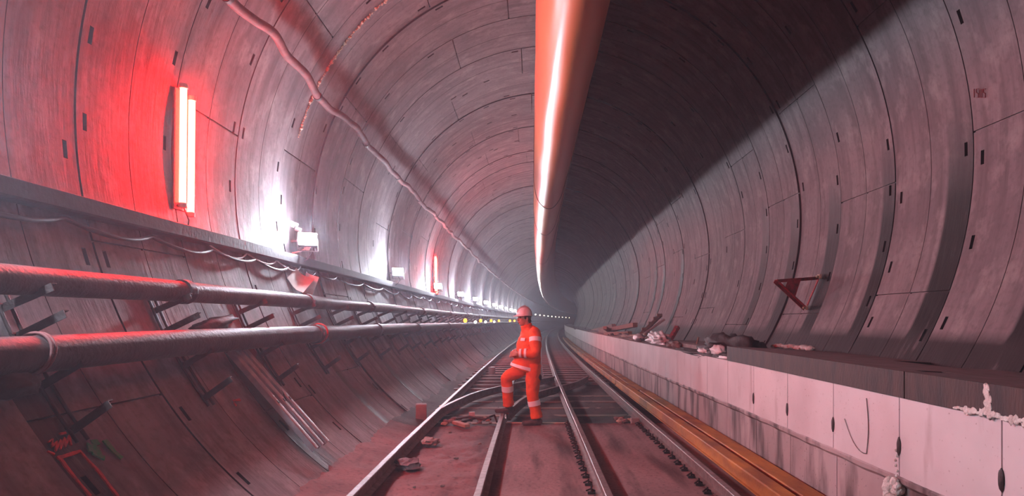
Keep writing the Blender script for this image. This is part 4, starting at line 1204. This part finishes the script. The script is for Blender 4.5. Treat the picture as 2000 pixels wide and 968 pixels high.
# boots
def boot(heel, toe, zsole, an):
    m_ = MB(); d = (toe - heel); L = d.length; d.normalize(); s = Vector((-d.y, d.x, 0))
    z = Vector((0, 0, 1)); h0 = Vector((heel.x, heel.y, zsole + PB.z)); 
    for k in range(12):
        t_ = k / 11; w = .042 + .010 * math.sin(t_ * 3.1) - .012 * max(0, t_ - .8) * 5 * .5
        hh = .075 - .028 * min(1, t_ * 1.3) 
        m_.blob(h0 + d * L * (.06 + .86 * t_) + z * (hh * .5 + .012), (.075, 2 * w, hh + .028), 0, 0, 1, 2)
    m_.tube([h0 + d * L * .24 + z * .05, an + z * .06], [.05, .052], 14)
    o = fuse(m_, 'boot', M_BOOT, .007, person, 3)
    q = MB(); n = 20; vs = []
    for zz in (0, .022):
        for k in range(n):
            a = 2 * math.pi * k / n; c = h0 + d * L * .5
            vs.append(c + d * (math.cos(a) * L * .5) + s * (math.sin(a) * (.047 if math.cos(a) > -.2 else .040)) + z * zz)
    q.add(vs, [(k, (k + 1) % n, n + (k + 1) % n, n + k) for k in range(n)] + [list(range(n))[::-1], [n + k for k in range(n)]]); q.build('sole', M_CABLE, o)
boot(pw(.175, -.115, 0), pw(-.10, -.165, 0), .002, ankL)
boot(pw(-.245, .29, 0), pw(-.525, .235, 0), .132, ankR)
# helmet
hc = hp(-.012, 0, .045)
q = MB(); n = 32; vs = []; fs = []
prof = [(0, .120), (.03, .116), (.055, .105), (.076, .089), (.093, .069), (.105, .045), (.111, .02), (.113, 0), (.110, -.004), (.10, .0)]
for r_, z_ in prof:
    for k in range(n):
        a = 2 * math.pi * k / n; 
        vs.append(hc + HF * (math.cos(a) * r_ * 1.12) + HL * (math.sin(a) * r_ * .96) + Vector((0, 0, z_ + (.006 if z_ > .05 and abs(math.sin(a)) < .25 else 0))))
fs = [(i * n + k, i * n + (k + 1) % n, (i + 1) * n + (k + 1) % n, (i + 1) * n + k) for i in range(len(prof) - 1) for k in range(n)]
q.add(vs, fs)
helmet = q.build('helmet', M_HELMET, person, smooth=True)
q = MB(); vs = []
for k in range(n):
    a = 2 * math.pi * k / n; f = max(0, math.cos(a)) ** 1.5
    for rr_, zz in ((.108, .004), (.122 + .052 * f, -.006 - .012 * f), (.122 + .052 * f, -.010 - .012 * f), (.106, -.002)):
        vs.append(hc + HF * (math.cos(a) * rr_ * 1.1) + HL * (math.sin(a) * rr_ * .96) + Vector((0, 0, zz)))
q.add(vs, [(k * 4 + i, ((k + 1) % n) * 4 + i, ((k + 1) % n) * 4 + (i + 1) % 4, k * 4 + (i + 1) % 4) for k in range(n) for i in range(4)])
q.build('brim', M_HELMET, helmet, smooth='auto')
q = MB(); q.tube([hc + HF * (.128 * math.cos(a)) + Vector((0, 0, .133 * math.sin(a) + .002)) for a in frange(.25, 2.9, .2)], .009, 8); q.build('ridge', M_HELMET, helmet, smooth=True)


# ------------------------------------------------------------------ haze
mb = MB(); mb.box((20, 146, 3.4), (52, 306, 9.5))
m = bpy.data.materials.new('tunnel_haze'); m.use_nodes = True
N = m.node_tree.nodes; N.clear()
o_ = N.new('ShaderNodeOutputMaterial'); vsn = N.new('ShaderNodeVolumeScatter')
vsn.inputs['Color'].default_value = (.78, .84, 1, 1); vsn.inputs['Density'].default_value = .0052; vsn.inputs['Anisotropy'].default_value = .45
m.node_tree.links.new(vsn.outputs[0], o_.inputs['Volume'])
hz = mb.build('haze', m); tag(hz, 'thin bluish dust haze filling the whole tunnel', 'haze', kind='stuff')
m.cycles.homogeneous_volume = True

# ------------------------------------------------------------------ camera, world, view
cam = bpy.data.cameras.new('camera'); co = bpy.data.objects.new('camera', cam); C.objects.link(co)
co.location = (0, 0, EYE); co.rotation_euler = (R(90), 0, 0)
cam.sensor_width = 36; cam.lens = 36 * F / 2000.0
cam.shift_x = -30 / 2000.0; cam.shift_y = 136 / 2000.0
cam.clip_start = .05; cam.clip_end = 1000
scene.camera = co
w = bpy.data.worlds.new('world'); scene.world = w; w.use_nodes = True
w.node_tree.nodes['Background'].inputs[0].default_value = (0, 0, 0, 1)
scene.view_settings.view_transform = 'Standard'; scene.view_settings.look = 'None'
scene.view_settings.gamma = 1; scene.view_settings.use_curve_mapping = False
scene.view_settings.exposure = 0.0
cy = scene.cycles
cy.max_bounces = 6; cy.diffuse_bounces = 3; cy.glossy_bounces = 3; cy.volume_bounces = 0; cy.transmission_bounces = 3
cy.sample_clamp_indirect = 4.0; cy.use_denoising = True
cy.use_adaptive_sampling = True; cy.adaptive_threshold = .03
cy.caustics_reflective = False; cy.caustics_refractive = False
